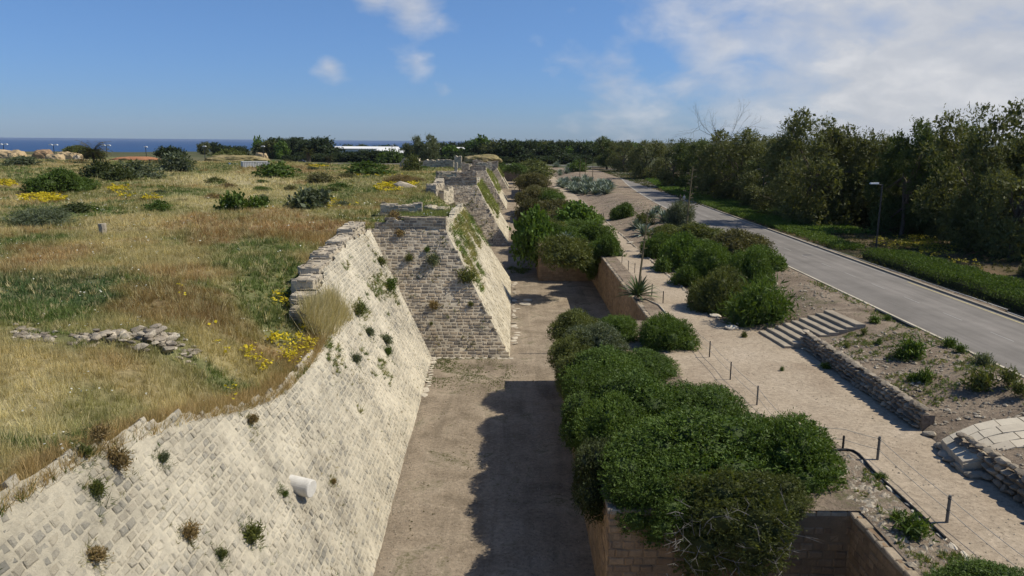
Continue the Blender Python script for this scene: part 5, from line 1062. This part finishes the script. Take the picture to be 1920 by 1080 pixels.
# single plants rooted in the walls and on the terrace
def PLs(x, y):
    n_ = np.array((1, .03, K)); d = _F+_R2*(x-960)/FPX+_U2*(540-y)/FPX; return CAM+d*((-4.61-n_@CAM)/(n_@d))
def PLt(x, y, y0=57.5):
    n_ = np.array((0, 1, -K)); d = _F+_R2*(x-960)/FPX+_U2*(540-y)/FPX; return CAM+d*((y0-n_@CAM)/(n_@d))
_T = {}; SPR = []
def tuft(P, s, m_, label, cat='plant', flatw=1., name='wall_plant', group=None):
    k_ = (m_.name, int(rng.integers(3)))
    if k_ not in _T:
        r0 = rng.integers(1000); n = 620; d = rng.normal(size=(n, 3))*.7+(0, 0, .6); d /= np.linalg.norm(d, axis=1)[:, None]; l = rng.uniform(.2, .55, (n, 1)); B = rng.normal(size=(n, 3))*(.30, .30, .26)+(0, 0, .28); sd = np.cross(d, rng.normal(size=(n, 3))); sd /= np.linalg.norm(sd, axis=1)[:, None]
        V = np.stack([B, B+d*l*.5+sd*.045, B+d*l, B+d*l*.5-sd*.045], 1).reshape(-1, 3); me = newmesh('leaves', V, np.arange(n*4).reshape(-1, 4), tone=rng.random(n)); me.materials.append(m_); _T[k_] = me
    o = ob(name, _T[k_], None, None, P); o.scale = (s*flatw*rng.uniform(.7, 1.15), s*flatw*rng.uniform(.6, 1.2), s*rng.uniform(.8, 1.3)); o.rotation_euler = (0, .5 if name == 'wall_plant' else 0, rng.uniform(-.5, .5) if name == 'wall_plant' else rng.uniform(0, 6)); return tag(o, label, cat, group)
for px, py, s, m_, lb in ((214, 868, .42, L_dry, 'yellowing fern like plant high on the pale slope near the left'), (152, 850, .28, L_olive, 'small green weed just left of the yellowing fern like plant'), (175, 922, .26, L_olive, 'small weed low left below the yellowing plant'),
        (350, 1004, .30, L_dry, 'brown dried plant on the slope below and left of the marble column'), (468, 1008, .42, L_olive, 'bushy green and brown weed on the slope below the marble column'), (411, 1042, .22, L_olive, 'tiny weed between the brown plant and the bushy weed near the bottom'), (303, 862, .22, L_silver, 'greyish weed on the pale slope right of the yellowing plant'),
        (531, 928, .15, L_green, 'tiny green sprout left of the marble column'), (180, 818, .35, L_dry, 'dry tuft at the crest above the yellowing plant'), (712, 492, .55, L_olive, 'green weed under the crest of the rubble wall'), (728, 540, .75, L_green, 'largest green weed hanging on the upper pale slope near the tower'),
        (668, 588, .6, L_olive, 'olive weed halfway up the slope, left of the tower'), (722, 640, .6, L_silver, 'greyish weed low on the slope close to the tower base'), (690, 625, .5, L_silver, 'grey weed in the middle of the upper slope'), (725, 662, .35, L_green, 'small dark weed lowest on the slope beside the tower'), (665, 676, .4, L_silver, 'pale weed near the middle of the slope'),
        (470, 790, .3, L_dry, 'dry sprig near the crest above the marble column'), (622, 905, .2, L_dry, 'dry sprig right of the marble column'), (175, 1045, .3, L_dry, 'straw coloured sprig at the bottom left of the slope')):
    q = PLs(px, py); tuft(q+(.05, 0, 0), s, m_, lb)
    e = q+rng.normal(size=(26, 3))*np.array((0, s*.9, s*1.0)); e[:, 0] = -4.61-.03*e[:, 1]-K*e[:, 2]; SPR.append(blades(e, rng.uniform(.08, .28, 26), .014, 9, (OLIVE*.9 if m_ is L_dry else GREEN*.8)[None]*rng.uniform(.6, 1.4, (26, 1)), up=unit((.6, 0, .5)), lean=1.))
for px, py, s, m_, lb in ((810, 492, .75, L_silver, 'pale green weed in the middle of the tower front'), (766, 487, .5, L_olive, 'brownish weed left of the pale one on the tower front'), (873, 525, .85, L_olive, 'big dry green weed near the right edge of the tower front'), (812, 576, .6, L_dry, 'yellow brown weed below the middle of the tower front'), (748, 440, .5, L_dry, 'dry weed under the parapet of the nearest tower'),
        (800, 470, .4, L_green, 'small green weed above the pale weed on the tower front'), (882, 572, .4, L_olive, 'dark weed low on the right of the tower front'), (808, 608, .25, L_olive, 'tiny weed lowest on the tower front'), (735, 412, .7, L_dry, 'dark dry weed growing in the parapet gap')):
    q = PLt(px, py); tuft(q+(0, -.05, 0), s, m_, lb)
for px, py, s, m_, lb in ((1640, 605, .5, L_green, 'spiky green tuft at the top of the steps'), (1665, 600, .35, L_green, 'small tuft by the road above the steps'), (1710, 665, .9, L_green, 'broad bright green clump in the middle of the terrace'), (1690, 670, .6, L_green, 'green clump joined left to the broad one'), (1733, 716, .75, L_green, 'green tuft below the broad clump'), (1712, 735, .55, L_silver, 'greyish tuft nearest the dry stone wall'),
        (1842, 683, .55, L_silver, 'spiky grey green tuft beside the road'), (1838, 728, .8, L_olive, 'round olive tuft near the paved ramp'), (1892, 718, .7, L_olive, 'grey green tuft at the right edge by the road'), (1912, 735, .5, L_olive, 'smaller tuft under the one at the right edge'), (1800, 660, .5, L_green, 'low green tuft along the road edge'), (1780, 650, .45, L_green, 'grassy tuft along the road edge, left one'),
        (1648, 645, .35, L_green, 'small tuft near the top of the dry stone wall'), (1620, 625, .3, L_olive, 'tiny tuft right beside the steps'), (1587, 652, .35, L_olive, 'weed at the lower corner of the steps'), (1710, 715, .4, L_green, 'dark tuft left of the green one below the clump')):
    q = G(px, py, 5.6); q = G(px, py, float(zr(q[0], q[1]))); tuft(q, s*.95, m_, lb, name='plant', flatw=1.1)
for px, py, s, m_, lb in ((1548, 690, .35, L_green, 'weeds at the foot of the dry stone wall near the steps'), (1395, 632, .3, L_olive, 'small weed on the path beside the bank stones'), (1466, 695, .2, L_green, 'tiny weed flat on the sandy path'), (1710, 1000, .6, L_green, 'green weed clump in the soil beside the black pipe'), (1652, 897, .25, L_green, 'small weed next to the black pipe'), (1680, 975, .3, L_green, 'weed in the stony soil above the shaded wall')):
    q = G(px, py, 4.52); tuft(q, s, m_, lb, name='plant', flatw=1.2)

stuff('wall_sprigs', SPR, L_field)
# ------------------------------------------------------------------ fence, railing, pipe
def post(px, base, z, h, r, m_, label, group, xy=None):
    q = G(px, base, z) if xy is None else np.array((*xy, z)); mb = MB().tube([(0, 0, -.1), (0, 0, h-.02), (0, 0, h)], [r, r*.96, r*.8], 10); root = empty('fence_post', q, label, 'post', group); ob('shaft', mb.mesh('shaft', False), m_, root)
    c_ = MB()
    for zz in (h*.88, h*.45): c_.tube([(0, 0, zz-.012), (0, 0, zz+.012)], [r*1.25, r*1.25], 8)
    ob('rope_eye', c_.mesh('rope_eye'), M_metal, root); return q+(0, 0, h)
FP = [(1775, 980, 'nearest and tallest looking fence post at the bottom right', .055, M_postg), (1645, 862, 'fence post at the corner where the ropes turn', .055, M_postg), (1419, 760, 'fence post behind the rounded shrub in the foreground', .04, M_postg), (1369, 712, 'fence post in the middle of the near rope line', .035, M_post), (1330, 670, 'fence post at the far end of the near rope line', .035, M_post),
      (1243, 569, 'fence post close behind the round shrub by the path', .04, M_post), (1222, 554, 'fence post right beside the big rosette plant', .04, M_post), (1190, 512, 'fence post left of the tall flower stalk', .035, M_post), (1178, 507, 'middle fence post above the ochre wall', .035, M_post), (1166, 493, 'fence post nearest the bushy corner shrub', .035, M_post),
      (1119, 446, 'fence post beyond the corner shrub', .035, M_post), (1106, 432, 'small far post below the railing', .035, M_post)]
TOPS = [post(px, by_, 4.5, 1.0, r, m_, lb, 'fence posts of the rope fence') for px, by_, lb, r, m_ in FP]
c0 = post(1580, 843, 4.5, .62, .045, M_post, 'short dark post beside the rounded foreground shrub', 'fence posts of the rope fence')
n0 = post(0, 0, 4.5, 1., .055, M_postg, 'fence post just outside the bottom right corner', 'fence posts of the rope fence', xy=(14.9, 18.2))
def rope(a, b_, label, sag=.06, h=(.1, .55)):
    root = empty('barrier_rope', a*0+(a+b_)/2, label, 'rope')
    for hh in h:
        P = [a+(b_-a)*t-(0, 0, hh+sag*4*t*(1-t))-(a+b_)/2 for t in np.linspace(0, 1, 9)]; ob('rope', MB().tube(P, .013, 5).mesh('rope'), M_rope, root)
rope(n0, TOPS[0], 'pair of ropes leaving the nearest post toward the bottom edge'); rope(TOPS[0], TOPS[1], 'pair of ropes between the nearest post and the corner post'); rope(TOPS[1], c0+(0, 0, .38), 'pair of ropes from the corner post to the short dark post', .02)
rope(c0+(-2.2, .6, .38), c0+(0, 0, .38), 'ropes running into the rounded foreground shrub', .02); rope(TOPS[2], TOPS[3], 'pair of ropes between the two posts behind the foreground shrub'); rope(TOPS[3], TOPS[4], 'pair of ropes at the middle of the near rope line')
rope(TOPS[4], np.array((11.7, 46.8, 5.4)), 'pair of ropes running into the round shrub'); rope(np.array((12., 31.2, 5.3)), TOPS[2], 'pair of ropes hidden partly by the rounded shrub'); rope(TOPS[5], TOPS[6], 'ropes beside the rosette plant'); rope(TOPS[7], TOPS[8], 'ropes above the ochre wall'); rope(TOPS[8], TOPS[9], 'ropes next to the corner shrub')
P = [G(1540, 846, 4.56), G(1600, 845, 4.56), G(1640, 885, 4.56), G(1705, 945, 4.56), G(1772, 1008, 4.56)]
tag(ob('soil_edging', MB().tube(catmull(np.array(P), 4), .05, 6).mesh('soil_edging'), M_pipe), 'black edging pipe bending round the stony soil strip by the ropes', 'edging')
P = [G(1214, 560, 4.55), G(1238, 572, 4.55)]; tag(ob('soil_edging', MB().tube([P[0]-(0.2, 0, 0), P[1]-(.1, 0, 0), P[1]-(.1, 3, 0)], .06, 6).mesh('soil_edging'), M_flag), 'pale kerb strip beside the rosette plant', 'edging')
root = empty('railing', (0, 0, 0), 'small dark railing across the path edge beside the bright green shrub', 'railing'); a = G(1106, 417, 4.5); b_ = G(1131, 411, 4.5); root.location = a; d = b_-a
for t in (0, .85, 1.0): ob('post', MB().tube([d*t, d*t+(0, 0, 1.05)], .06, 6).mesh('post'), M_post, root)
for hh in (.98, .5): ob('rail', MB().tube([d*0+(0, 0, hh), d*1.+(0, 0, hh)], .035, 5).mesh('rail'), M_postg, root)

# ------------------------------------------------------------------ lamps, sign
def lamp(x, y, H, label, head=True):
    root = empty('street_lamp', (x, y, 6.), label, 'street lamp', 'street lamps along the road')
    ob('pole', MB().tube([(0, 0, 0), (0, 0, .8), (0, 0, .85), (0, 0, H)], [.13, .13, .085, .07], 10).mesh('pole'), M_metal, root)
    ob('arm', MB().tube([(0, 0, H-.1), (-.5, 0, H)], [.05, .04], 6).mesh('arm'), M_metal, root)
    mb = MB().add([(-1.25, -.16, H), (-.4, -.13, H), (-.4, .13, H), (-1.25, .16, H), (-1.2, -.12, H+.14), (-.4, -.1, H+.16), (-.4, .1, H+.16), (-1.2, .12, H+.14)], [(0, 3, 2, 1), (4, 5, 6, 7), (0, 1, 5, 4), (1, 2, 6, 5), (2, 3, 7, 6), (3, 0, 4, 7)])
    ob('lamp_head', mb.mesh('lamp_head'), M_lampw if head else M_metal, root)
for px, base, top, lb, hd in ((1641, 462, 345, 'black street lamp with a pale head, nearest on the right verge', True), (1428, 395, 318, 'second street lamp from the right, plain dark pole', False), (1316, 367, 300, 'third street lamp from the right', False), (1246, 350, 291, 'fourth street lamp from the right, near the yellow flowers', False),
        (1199, 328, 287, 'fifth street lamp from the right', False), (1162, 320, 283, 'sixth street lamp, close to the bend', False), (1140, 313, 280, 'seventh street lamp, at the bend', False), (1052, 304, 274, 'thin lamp post beyond the road bend', False)):
    q = G(px, base, 6.); dd = proj(q)[2]
    if px == 1641: q = G(1641, 478, 6.); dd = proj(q)[2]; top = 345; base = 478
    lamp(q[0], q[1], (base-top)/FPX*dd*.99, lb, hd)
tag_ = None
def far_lamp(px, top, Y, n, lb):
    d_ = _F+_R2*(px-960)/FPX+_U2*(540-top)/FPX; P = CAM+d_*(Y/d_[1]); z0 = 8.6; H = P[2]-z0; root = empty('street_lamp', (P[0], Y, z0), lb, 'street lamp', 'lamps near the shore')
    ob('pole', MB().tube([(0, 0, 0), (0, 0, H)], [.16, .12], 6).mesh('pole'), M_metal, root)
    for s in ((-1, 1) if n == 2 else (0,)): mb = MB(); mb.box(s*1.1-.75, s*1.1+.75, -.4, .4, H-.05, H+.22); mb.box(s*1.1-.5, s*1.1+.5, -.3, .3, H+.22, H+.4); ob('lamp_head', mb.mesh('lamp_head'), M_wbuild, root)
for px, top, n, lb in ((6, 271, 2, 'double headed lamp at the far left edge against the sea'), (100, 272, 2, 'double headed lamp between the sandstone outcrops and the palm'), (199, 273, 2, 'double headed lamp just right of the date palm'), (273, 276, 1, 'single lamp over the red earth strip'), (383, 275, 1, 'single lamp beside the tree against the sea'), (493, 275, 1, 'single lamp in front of the broad olive tree'), (735, 273, 1, 'white topped lamp above the white building')):
    far_lamp(px, top, 320 if px < 600 else 372, n, lb)
q = G(1182, 336, 6.05); root = empty('road_sign', q, 'small yellow warning sign on a post by the far verge', 'road sign'); ob('pole', MB().tube([(0, 0, 0), (0, 0, 2.2)], .05, 6).mesh('pole'), M_postg, root); ob('sign_plate', MB().tube([(0, -.03, 2.3), (0, -.08, 2.3)], .55, 4).mesh('sign_plate'), flat('dull_yellow_sign', (.32, .27, .05)), root)

# ------------------------------------------------------------------ column end, round covers, slabs
q = PLs(558, 915); root = empty('column_fragment', q, 'white marble column end sticking out of the pale slope', 'column'); ax = unit((.92, -.30, -.06)); mb = MB(); L = .62
rr = .335; mb.tube([-ax*.5, ax*(L-.06), ax*(L-.015), ax*L], [rr, rr*1.0, rr*.97, rr*.9], 28); me = mb.mesh('shaft', False); ob('shaft', me, M_marble, root); root.location = tuple(q+(0, 0, .1))
for px, py, r, lb in ((984, 571, .62, 'larger round stone disc lying on the moat floor'), (989, 564, .5, 'smaller round stone disc behind the larger one')):
    q = G(px, py, 0); o = ob('stone_disc', MB().tube([(0, 0, -.05), (0, 0, .10), (0, 0, .13)], [r, r, r*.9], 20).mesh('stone_disc'), M_flag, None, q); tag(o, lb, 'stone disc')
root = empty('paving_strip', (.2, 78, 0), 'row of worn paving slabs at the foot of the tower side', 'paving')
y = 62.
while y < 90: l = rng.uniform(.6, 1.3); put_rock(root, (.3+rng.uniform(-.2, .25), y, .01), rng.uniform(.2, .42), l*.5, .07, rng.uniform(-.25, .25), M_flag if rng.random() < .5 else M_rock, 'slab') if rng.random() < .75 else None; y += l
root = empty('paving_strip', (-6, 50, 0), 'row of footing slabs along the foot of the pale slope', 'paving')
y = 48.5
while y < 57: l = rng.uniform(.35, .8); put_rock(root, (float(bx(y))+.22+rng.uniform(-.08, .08), y, .01), rng.uniform(.2, .36), l*.52, .07, rng.uniform(-.2, .2), M_flag if rng.random() < .6 else M_rock, 'slab'); y += l
root = empty('footing_course', (-3, 57.3, 0), 'pale footing stones along the base of the nearest tower', 'footing'); x = -6.2
while x < .1: put_rock(root, (x, 57.36, .03), .3, .16, .1, 0, M_flag, 'slab'); x += rng.uniform(.4, .7)
q = G(577/3+1, 220+662/3, 9.3); tag(ob('stone_stump', MB().tube([(0, 0, -.2), (.02, 0, .55), (0, 0, 1.0)], [.33, .3, .32], 9).mesh('stone_stump'), M_rock, None, (q[0], q[1], float(zf(q[0], q[1])))), 'short weathered stone stump standing in the dry grass', 'stone stump')
q = G(757, 354, 9.3); o = put_rock(None, (q[0], q[1]+1, 9.5), 2.2, 1.4, 1.7, .6, M_rock, 'boulder'); tag(o, 'large angular grey boulder left of the second tower', 'boulder')
for px, py, s, lb in ((1340, 592, .45, 'pale rock under the bank thicket by the path'), (1372, 615, .4, 'rock at the corner where the edging meets the path'), (1383, 600, .3, 'upper of the two small rocks under the thicket'), (1386, 608, .28, 'lower of the two small rocks under the thicket'), (1182, 455, .5, 'low pale stones at the small agave group')):
    q = G(px, py, 4.6); o = put_rock(None, (q[0], q[1], 4.62), s*1.2, s, s*.7, rng.uniform(0, 6), M_flag, 'boulder'); tag(o, lb, 'boulder')
# sandstone outcrops and humps near the shore
def outcrop(px, base, w_, h, label, m_=M_outcrop, z=8.9, sd=1, blocky=.6):
    q = G(px, base, z); dd = proj(q)[2]; V, F = cube_sphere(12); V = V.copy(); V = np.sign(V)*np.abs(V)**blocky; n_ = vn(V[:, 0]*2+sd*3, V[:, 1]*2+V[:, 2]*1.7, .9, sd, 4)[:, None]; V = V*(.75+.5*n_); V[:, 2] = np.maximum(V[:, 2], -.3)
    V[:, 2] = np.round(V[:, 2]*6+n_[:, 0])/6*.5+V[:, 2]*.5; V *= np.array((w_/2/FPX*dd, w_/2.4/FPX*dd, h/FPX*dd*.95)); o = ob('sandstone_outcrop', newmesh('sandstone_outcrop', V, F), m_, None, (q[0], q[1]+w_/3/FPX*dd, z)); return tag(o, label, 'rock outcrop')
outcrop(8, 302, 52, 20, 'golden sandstone outcrop at the left edge', sd=2); outcrop(76, 302, 34, 20, 'tall layered brown sandstone outcrop', M_ochre, sd=3); outcrop(98, 306, 30, 16, 'golden fallen outcrop slab beside the layered one', sd=4); outcrop(124, 302, 40, 17, 'rounded golden outcrop with yellow plants', sd=5); outcrop(142, 304, 12, 13, 'pale squared stone at the end of the outcrops', M_flag, sd=6)
M_hump = soil_mat('grassy_hump_soil', (.17, .15, .06), (.26, .21, .10), (.36, .29, .16), bmp=1., grass=(.09, .10, .04)); outcrop(430, 303, 120, 12, 'long grassy sandstone hump before the wood', M_hump, 8.2, 7, .9); outcrop(488, 300, 22, 13, 'pale broken end of the grassy hump', M_outcrop, 8.2, 8); outcrop(905, 302, 70, 12, 'grassy rubble mound on the farthest tower', M_hump, 10., 9, .9)
outcrop(240, 300, 90, 5.5, 'strip of bare red earth right of the date palm', flat('red_earth', (.36, .17, .09), .95, .05, vary=.3, sc=.5), 8.6, 10, 1.)
# dirt road and car park strip in the distance are part of the road; small far things
q = G(455, 318, 9.3); root = empty('shipping_container', (q[0], q[1], 9.3), 'white ribbed container half hidden behind a dark bush', 'container', None, .5); Lc = 50/FPX*proj(q)[2]
mb = MB(); n = 34
for i in range(n):
    x0 = i*Lc/n; o_ = .08 if i % 2 else 0; mb.add([(x0, -o_, 0), (x0+Lc/n*.8, -o_, 0), (x0+Lc/n*.8, -o_, 1.95), (x0, -o_, 1.95)], [(0, 1, 2, 3)]); mb.add([(x0+Lc/n*.8, -o_, 0), (x0+Lc/n, -(.08-o_), 0), (x0+Lc/n, -(.08-o_), 1.95), (x0+Lc/n*.8, -o_, 1.95)], [(0, 1, 2, 3)])
ob('ribbed_side', mb.mesh('ribbed_side'), M_cont, root); mb = MB(); mb.box(0, Lc, .02, 2.4, 0, 1.94); mb.box(-.05, Lc+.05, -.1, 2.45, 1.95, 2.08); ob('body', mb.mesh('body'), M_cont, root); ob('door', MB().box(Lc+.003, Lc+.06, .2, 2.2, .1, 1.85).mesh('door'), M_lampw, root)
q = G(434, 313, 9.3); o = ob('solar_panel', MB().box(-1.4, 1.4, -1.5, 1.5, -.04, .04).mesh('solar_panel'), M_blue, None, (q[0], q[1]+1, 9.7)); o.rotation_euler = (.35, .12, .2); tag(o, 'tilted blue grey panel lying in the grass left of the container', 'panel')
q = G(337, 318, 9.3); o = ob('white_drum', MB().tube([(-1.1, 0, .75), (-1., 0, .75), (1., 0, .75), (1.1, 0, .75)], [.6, .75, .75, .6], 14).mesh('white_drum', True), M_wbuild, None, (q[0], q[1], 9.2)); tag(o, 'white drum shaped tank in the grass before the hump', 'tank')
# buildings
def building(name, x0, x1, y0, y1, z0, z1, label, win=8, roof='flat', over=.8):
    root = empty(name, ((x0+x1)/2, y0, z0), label, 'building', None, .22); L = np.array(root.location); T = lambda mb, nm, m_: ob(nm, mb.mesh(nm), m_, root, (0, 0, 0))
    X0, X1, D, H = x0-L[0], x1-L[0], y1-y0, z1-z0; T(MB().box(X0, X1, 0, D, -1, H), 'wall', M_wbuild)
    if roof == 'flat': T(MB().add([(X0-over, -over, H), (X1+over, -over, H), (X1+over, D+over, H), (X0-over, D+over, H), (X0-over, -over, H+.35), (X1+over, -over, H+.35), (X1+over, D+over, H+1.5), (X0-over, D+over, H+1.5)], [(0, 3, 2, 1), (4, 5, 6, 7), (0, 1, 5, 4), (1, 2, 6, 5), (2, 3, 7, 6), (3, 0, 4, 7)]), 'roof', M_wbuild)
    else: T(MB().add([(X0-over, -over, H), (X1+over, -over, H), (X1+over, D+over, H), (X0-over, D+over, H), (X0+2, D/2, H+1.6), (X1-2, D/2, H+1.6)], [(0, 1, 5, 4), (2, 3, 4, 5), (1, 2, 5), (3, 0, 4), (3, 2, 1, 0)]), 'roof', M_wbuild)
    for i in range(win):
        a = X0+(i+.2)*(X1-X0)/win; b_ = X0+(i+.8)*(X1-X0)/win; f = T(MB().box(a, b_, -.06, 0, H*.35, H*.75), 'window', M_gwin); ob('frame', MB().box((a+b_)/2-.05, (a+b_)/2+.05, -.1, -.06, H*.35, H*.75).mesh('frame'), M_lampw, f)
building('white_building', -104.5, -68, 450, 462, 6.5, 11.9, 'long low white building with flat roof behind the wood', 10); building('white_building', -77, -64, 428, 438, 6.5, 11.4, 'smaller white building with pitched roof right of the long one', 4, 'hip'); building('white_building', -68, -60, 420, 427, 5.8, 10., 'small white annex next to the pitched roof building', 2); building('white_building', -57, -28, 440, 450, 6.5, 12.0, 'white flat roofed building partly behind the grey trees', 7)
# pale greenhouses and sheds on the plain
for i, (px, Y, w_, h, lb) in enumerate(((1082, 1300, 34, 5, 'pale sand coloured shed on the far plain'), (1010, 2300, 60, 8, 'long pale greenhouse near the horizon'), (1130, 2600, 50, 8, 'distant pale building row on the plain'), (1345, 520, 18, 4, 'white roof glimpsed through the trees on the right'), (1460, 420, 12, 3, 'small pale roof glimpsed between trees further right'))):
    X = (px-960)/FPX*Y; W_ = w_/FPX*Y; root = empty('far_shed', (X, Y, 6), lb, 'shed'); ob('wall', MB().box(-W_/2, W_/2, 0, 12, -1, h*.8).mesh('wall'), M_flag, root); ob('roof', MB().add([(-W_/2, -.5, h*.8), (W_/2, -.5, h*.8), (W_/2, 12.5, h*.8), (-W_/2, 12.5, h*.8), (-W_/2, 6, h*1.1), (W_/2, 6, h*1.1)], [(0, 1, 5, 4), (2, 3, 4, 5), (0, 4, 3), (1, 2, 5)]).mesh('roof'), M_wbuild, root)
# car
q = G(565, 305, 6); root = empty('parked_car', (q[0], q[1]-.5, 5.97), 'dark grey car parked on the far road', 'car')
prof = [(-2.2, .3), (-2.25, .7), (-1.6, .92), (-.95, 1.0), (-.45, 1.42), (.85, 1.45), (1.45, 1.02), (2.1, .95), (2.25, .6), (2.2, .3)]
def extr(P, y0, y1, inset=0): n = len(P); return [(x, y0, z) for x, z in P]+[(x, y1, z) for x, z in P], [tuple(range(n))[::-1], tuple(range(n, 2*n))]+[(i, (i+1) % n, n+(i+1) % n, n+i) for i in range(n)]
ob('body', MB().add(*extr(prof, -.86, .86)).mesh('body'), flat('dark_car_paint', (.05, .052, .06), .3, .6), root)
ob('side_window', MB().add(*extr([(-.8, 1.02), (-.4, 1.36), (.8, 1.38), (1.25, 1.04)], -.88, .88)).mesh('side_window'), M_gwin, root)
for x in (-1.4, 1.4):
    for y in (-.8, .8): w__ = ob('wheel', MB().tube([(x, y-.1, .32), (x, y+.1, .32)], .32, 14).mesh('wheel'), M_metal, root)
# two people walking on the road
def person(x, y, top, pants, label, rz, phase):
    root = empty('person', (x, y, 6.0), label, 'person', None, rz); s = phase
    J = [(0, 0, .95), (0, 0, 1.15), (0, 0, 1.38), (0, 0, 1.48), (0, 0, 1.56), (0, .02, 1.68), (-.17, 0, 1.36), (-.22, .05*s, 1.12), (-.2, -.12*s, .9), (.17, 0, 1.36), (.22, -.05*s, 1.12), (.2, .14*s, .9), (-.09, 0, .88), (-.1, -.12*s, .5), (-.1, -.3*s, .1), (-.1, -.2*s, .05), (.09, 0, .88), (.1, .14*s, .5), (.1, .16*s, .08), (.1, .28*s, .04)]
    E_ = [(0, 1), (1, 2), (2, 3), (3, 4), (4, 5), (2, 6), (6, 7), (7, 8), (2, 9), (9, 10), (10, 11), (0, 12), (12, 13), (13, 14), (14, 15), (0, 16), (16, 17), (17, 18), (18, 19)]
    rad = [.14, .13, .15, .06, .085, .09, .065, .05, .035, .065, .05, .035, .10, .07, .045, .04, .10, .07, .045, .04]
    me = bpy.data.meshes.new('body'); me.from_pydata(J, E_, []); o = ob('body', me, None, root); sk = o.modifiers.new('skin', 'SKIN'); sub = o.modifiers.new('sub', 'SUBSURF'); sub.levels = sub.render_levels = 1
    for v, r in zip(me.skin_vertices[0].data, rad): v.radius = (r, r*.8)
    me.skin_vertices[0].data[0].use_root = True
    m_, t_, b_ = mat('clothed_'+label[:10].replace(' ', '_'), .85, .1); sp = N(t_, 'ShaderNodeSeparateXYZ'); tcn = N(t_, 'ShaderNodeTexCoord'); t_.links.new(tcn.outputs['Object'], sp.inputs[0])
    c_ = ramp(t_, math_(t_, 'DIVIDE', sp.outputs[2], 1.8), [(0, (.03, .03, .03)), (.05, pants), (.52, top), (.83, (.42, .27, .2))]); t_.nodes[-1]
    for nd in t_.nodes:
        if nd.bl_idname == 'ShaderNodeValToRGB': nd.color_ramp.interpolation = 'CONSTANT'
    t_.links.new(c_, b_.inputs['Base Color']); me.materials.append(m_)
    ob('hair', MB().tube([(0, -.01, 1.66), (0, -.01, 1.72), (0, -.01, 1.76)], [.1, .09, .03], 10).mesh('hair', True), M_metal, root)
q = G(1275, 382, 6.0); person(q[0], q[1], (.03, .03, .035), (.03, .03, .04), 'person in dark clothes walking on the road, left of the pair', .3, 1.); q = G(1282, 382, 6.0); person(q[0]+.05, q[1]+.1, (.45, .45, .46), (.40, .40, .42), 'person in pale grey clothes walking on the road, right of the pair', .2, -1.)

# ------------------------------------------------------------------ the air
HZ = 1
if HZ:
    m, t, b = mat('pale_air'); t.nodes.remove(b); pv = N(t, 'ShaderNodeVolumePrincipled'); setin(pv, 'Color', (.80, .88, 1, 1)); setin(pv, 'Density', 3e-5); t.links.new(pv.outputs[0], t.nodes['Material Output'].inputs['Volume'])
    kind(ob('haze', MB().box(-14000, 14000, -60, 11500, -16, 260).mesh('haze'), m), 'stuff')
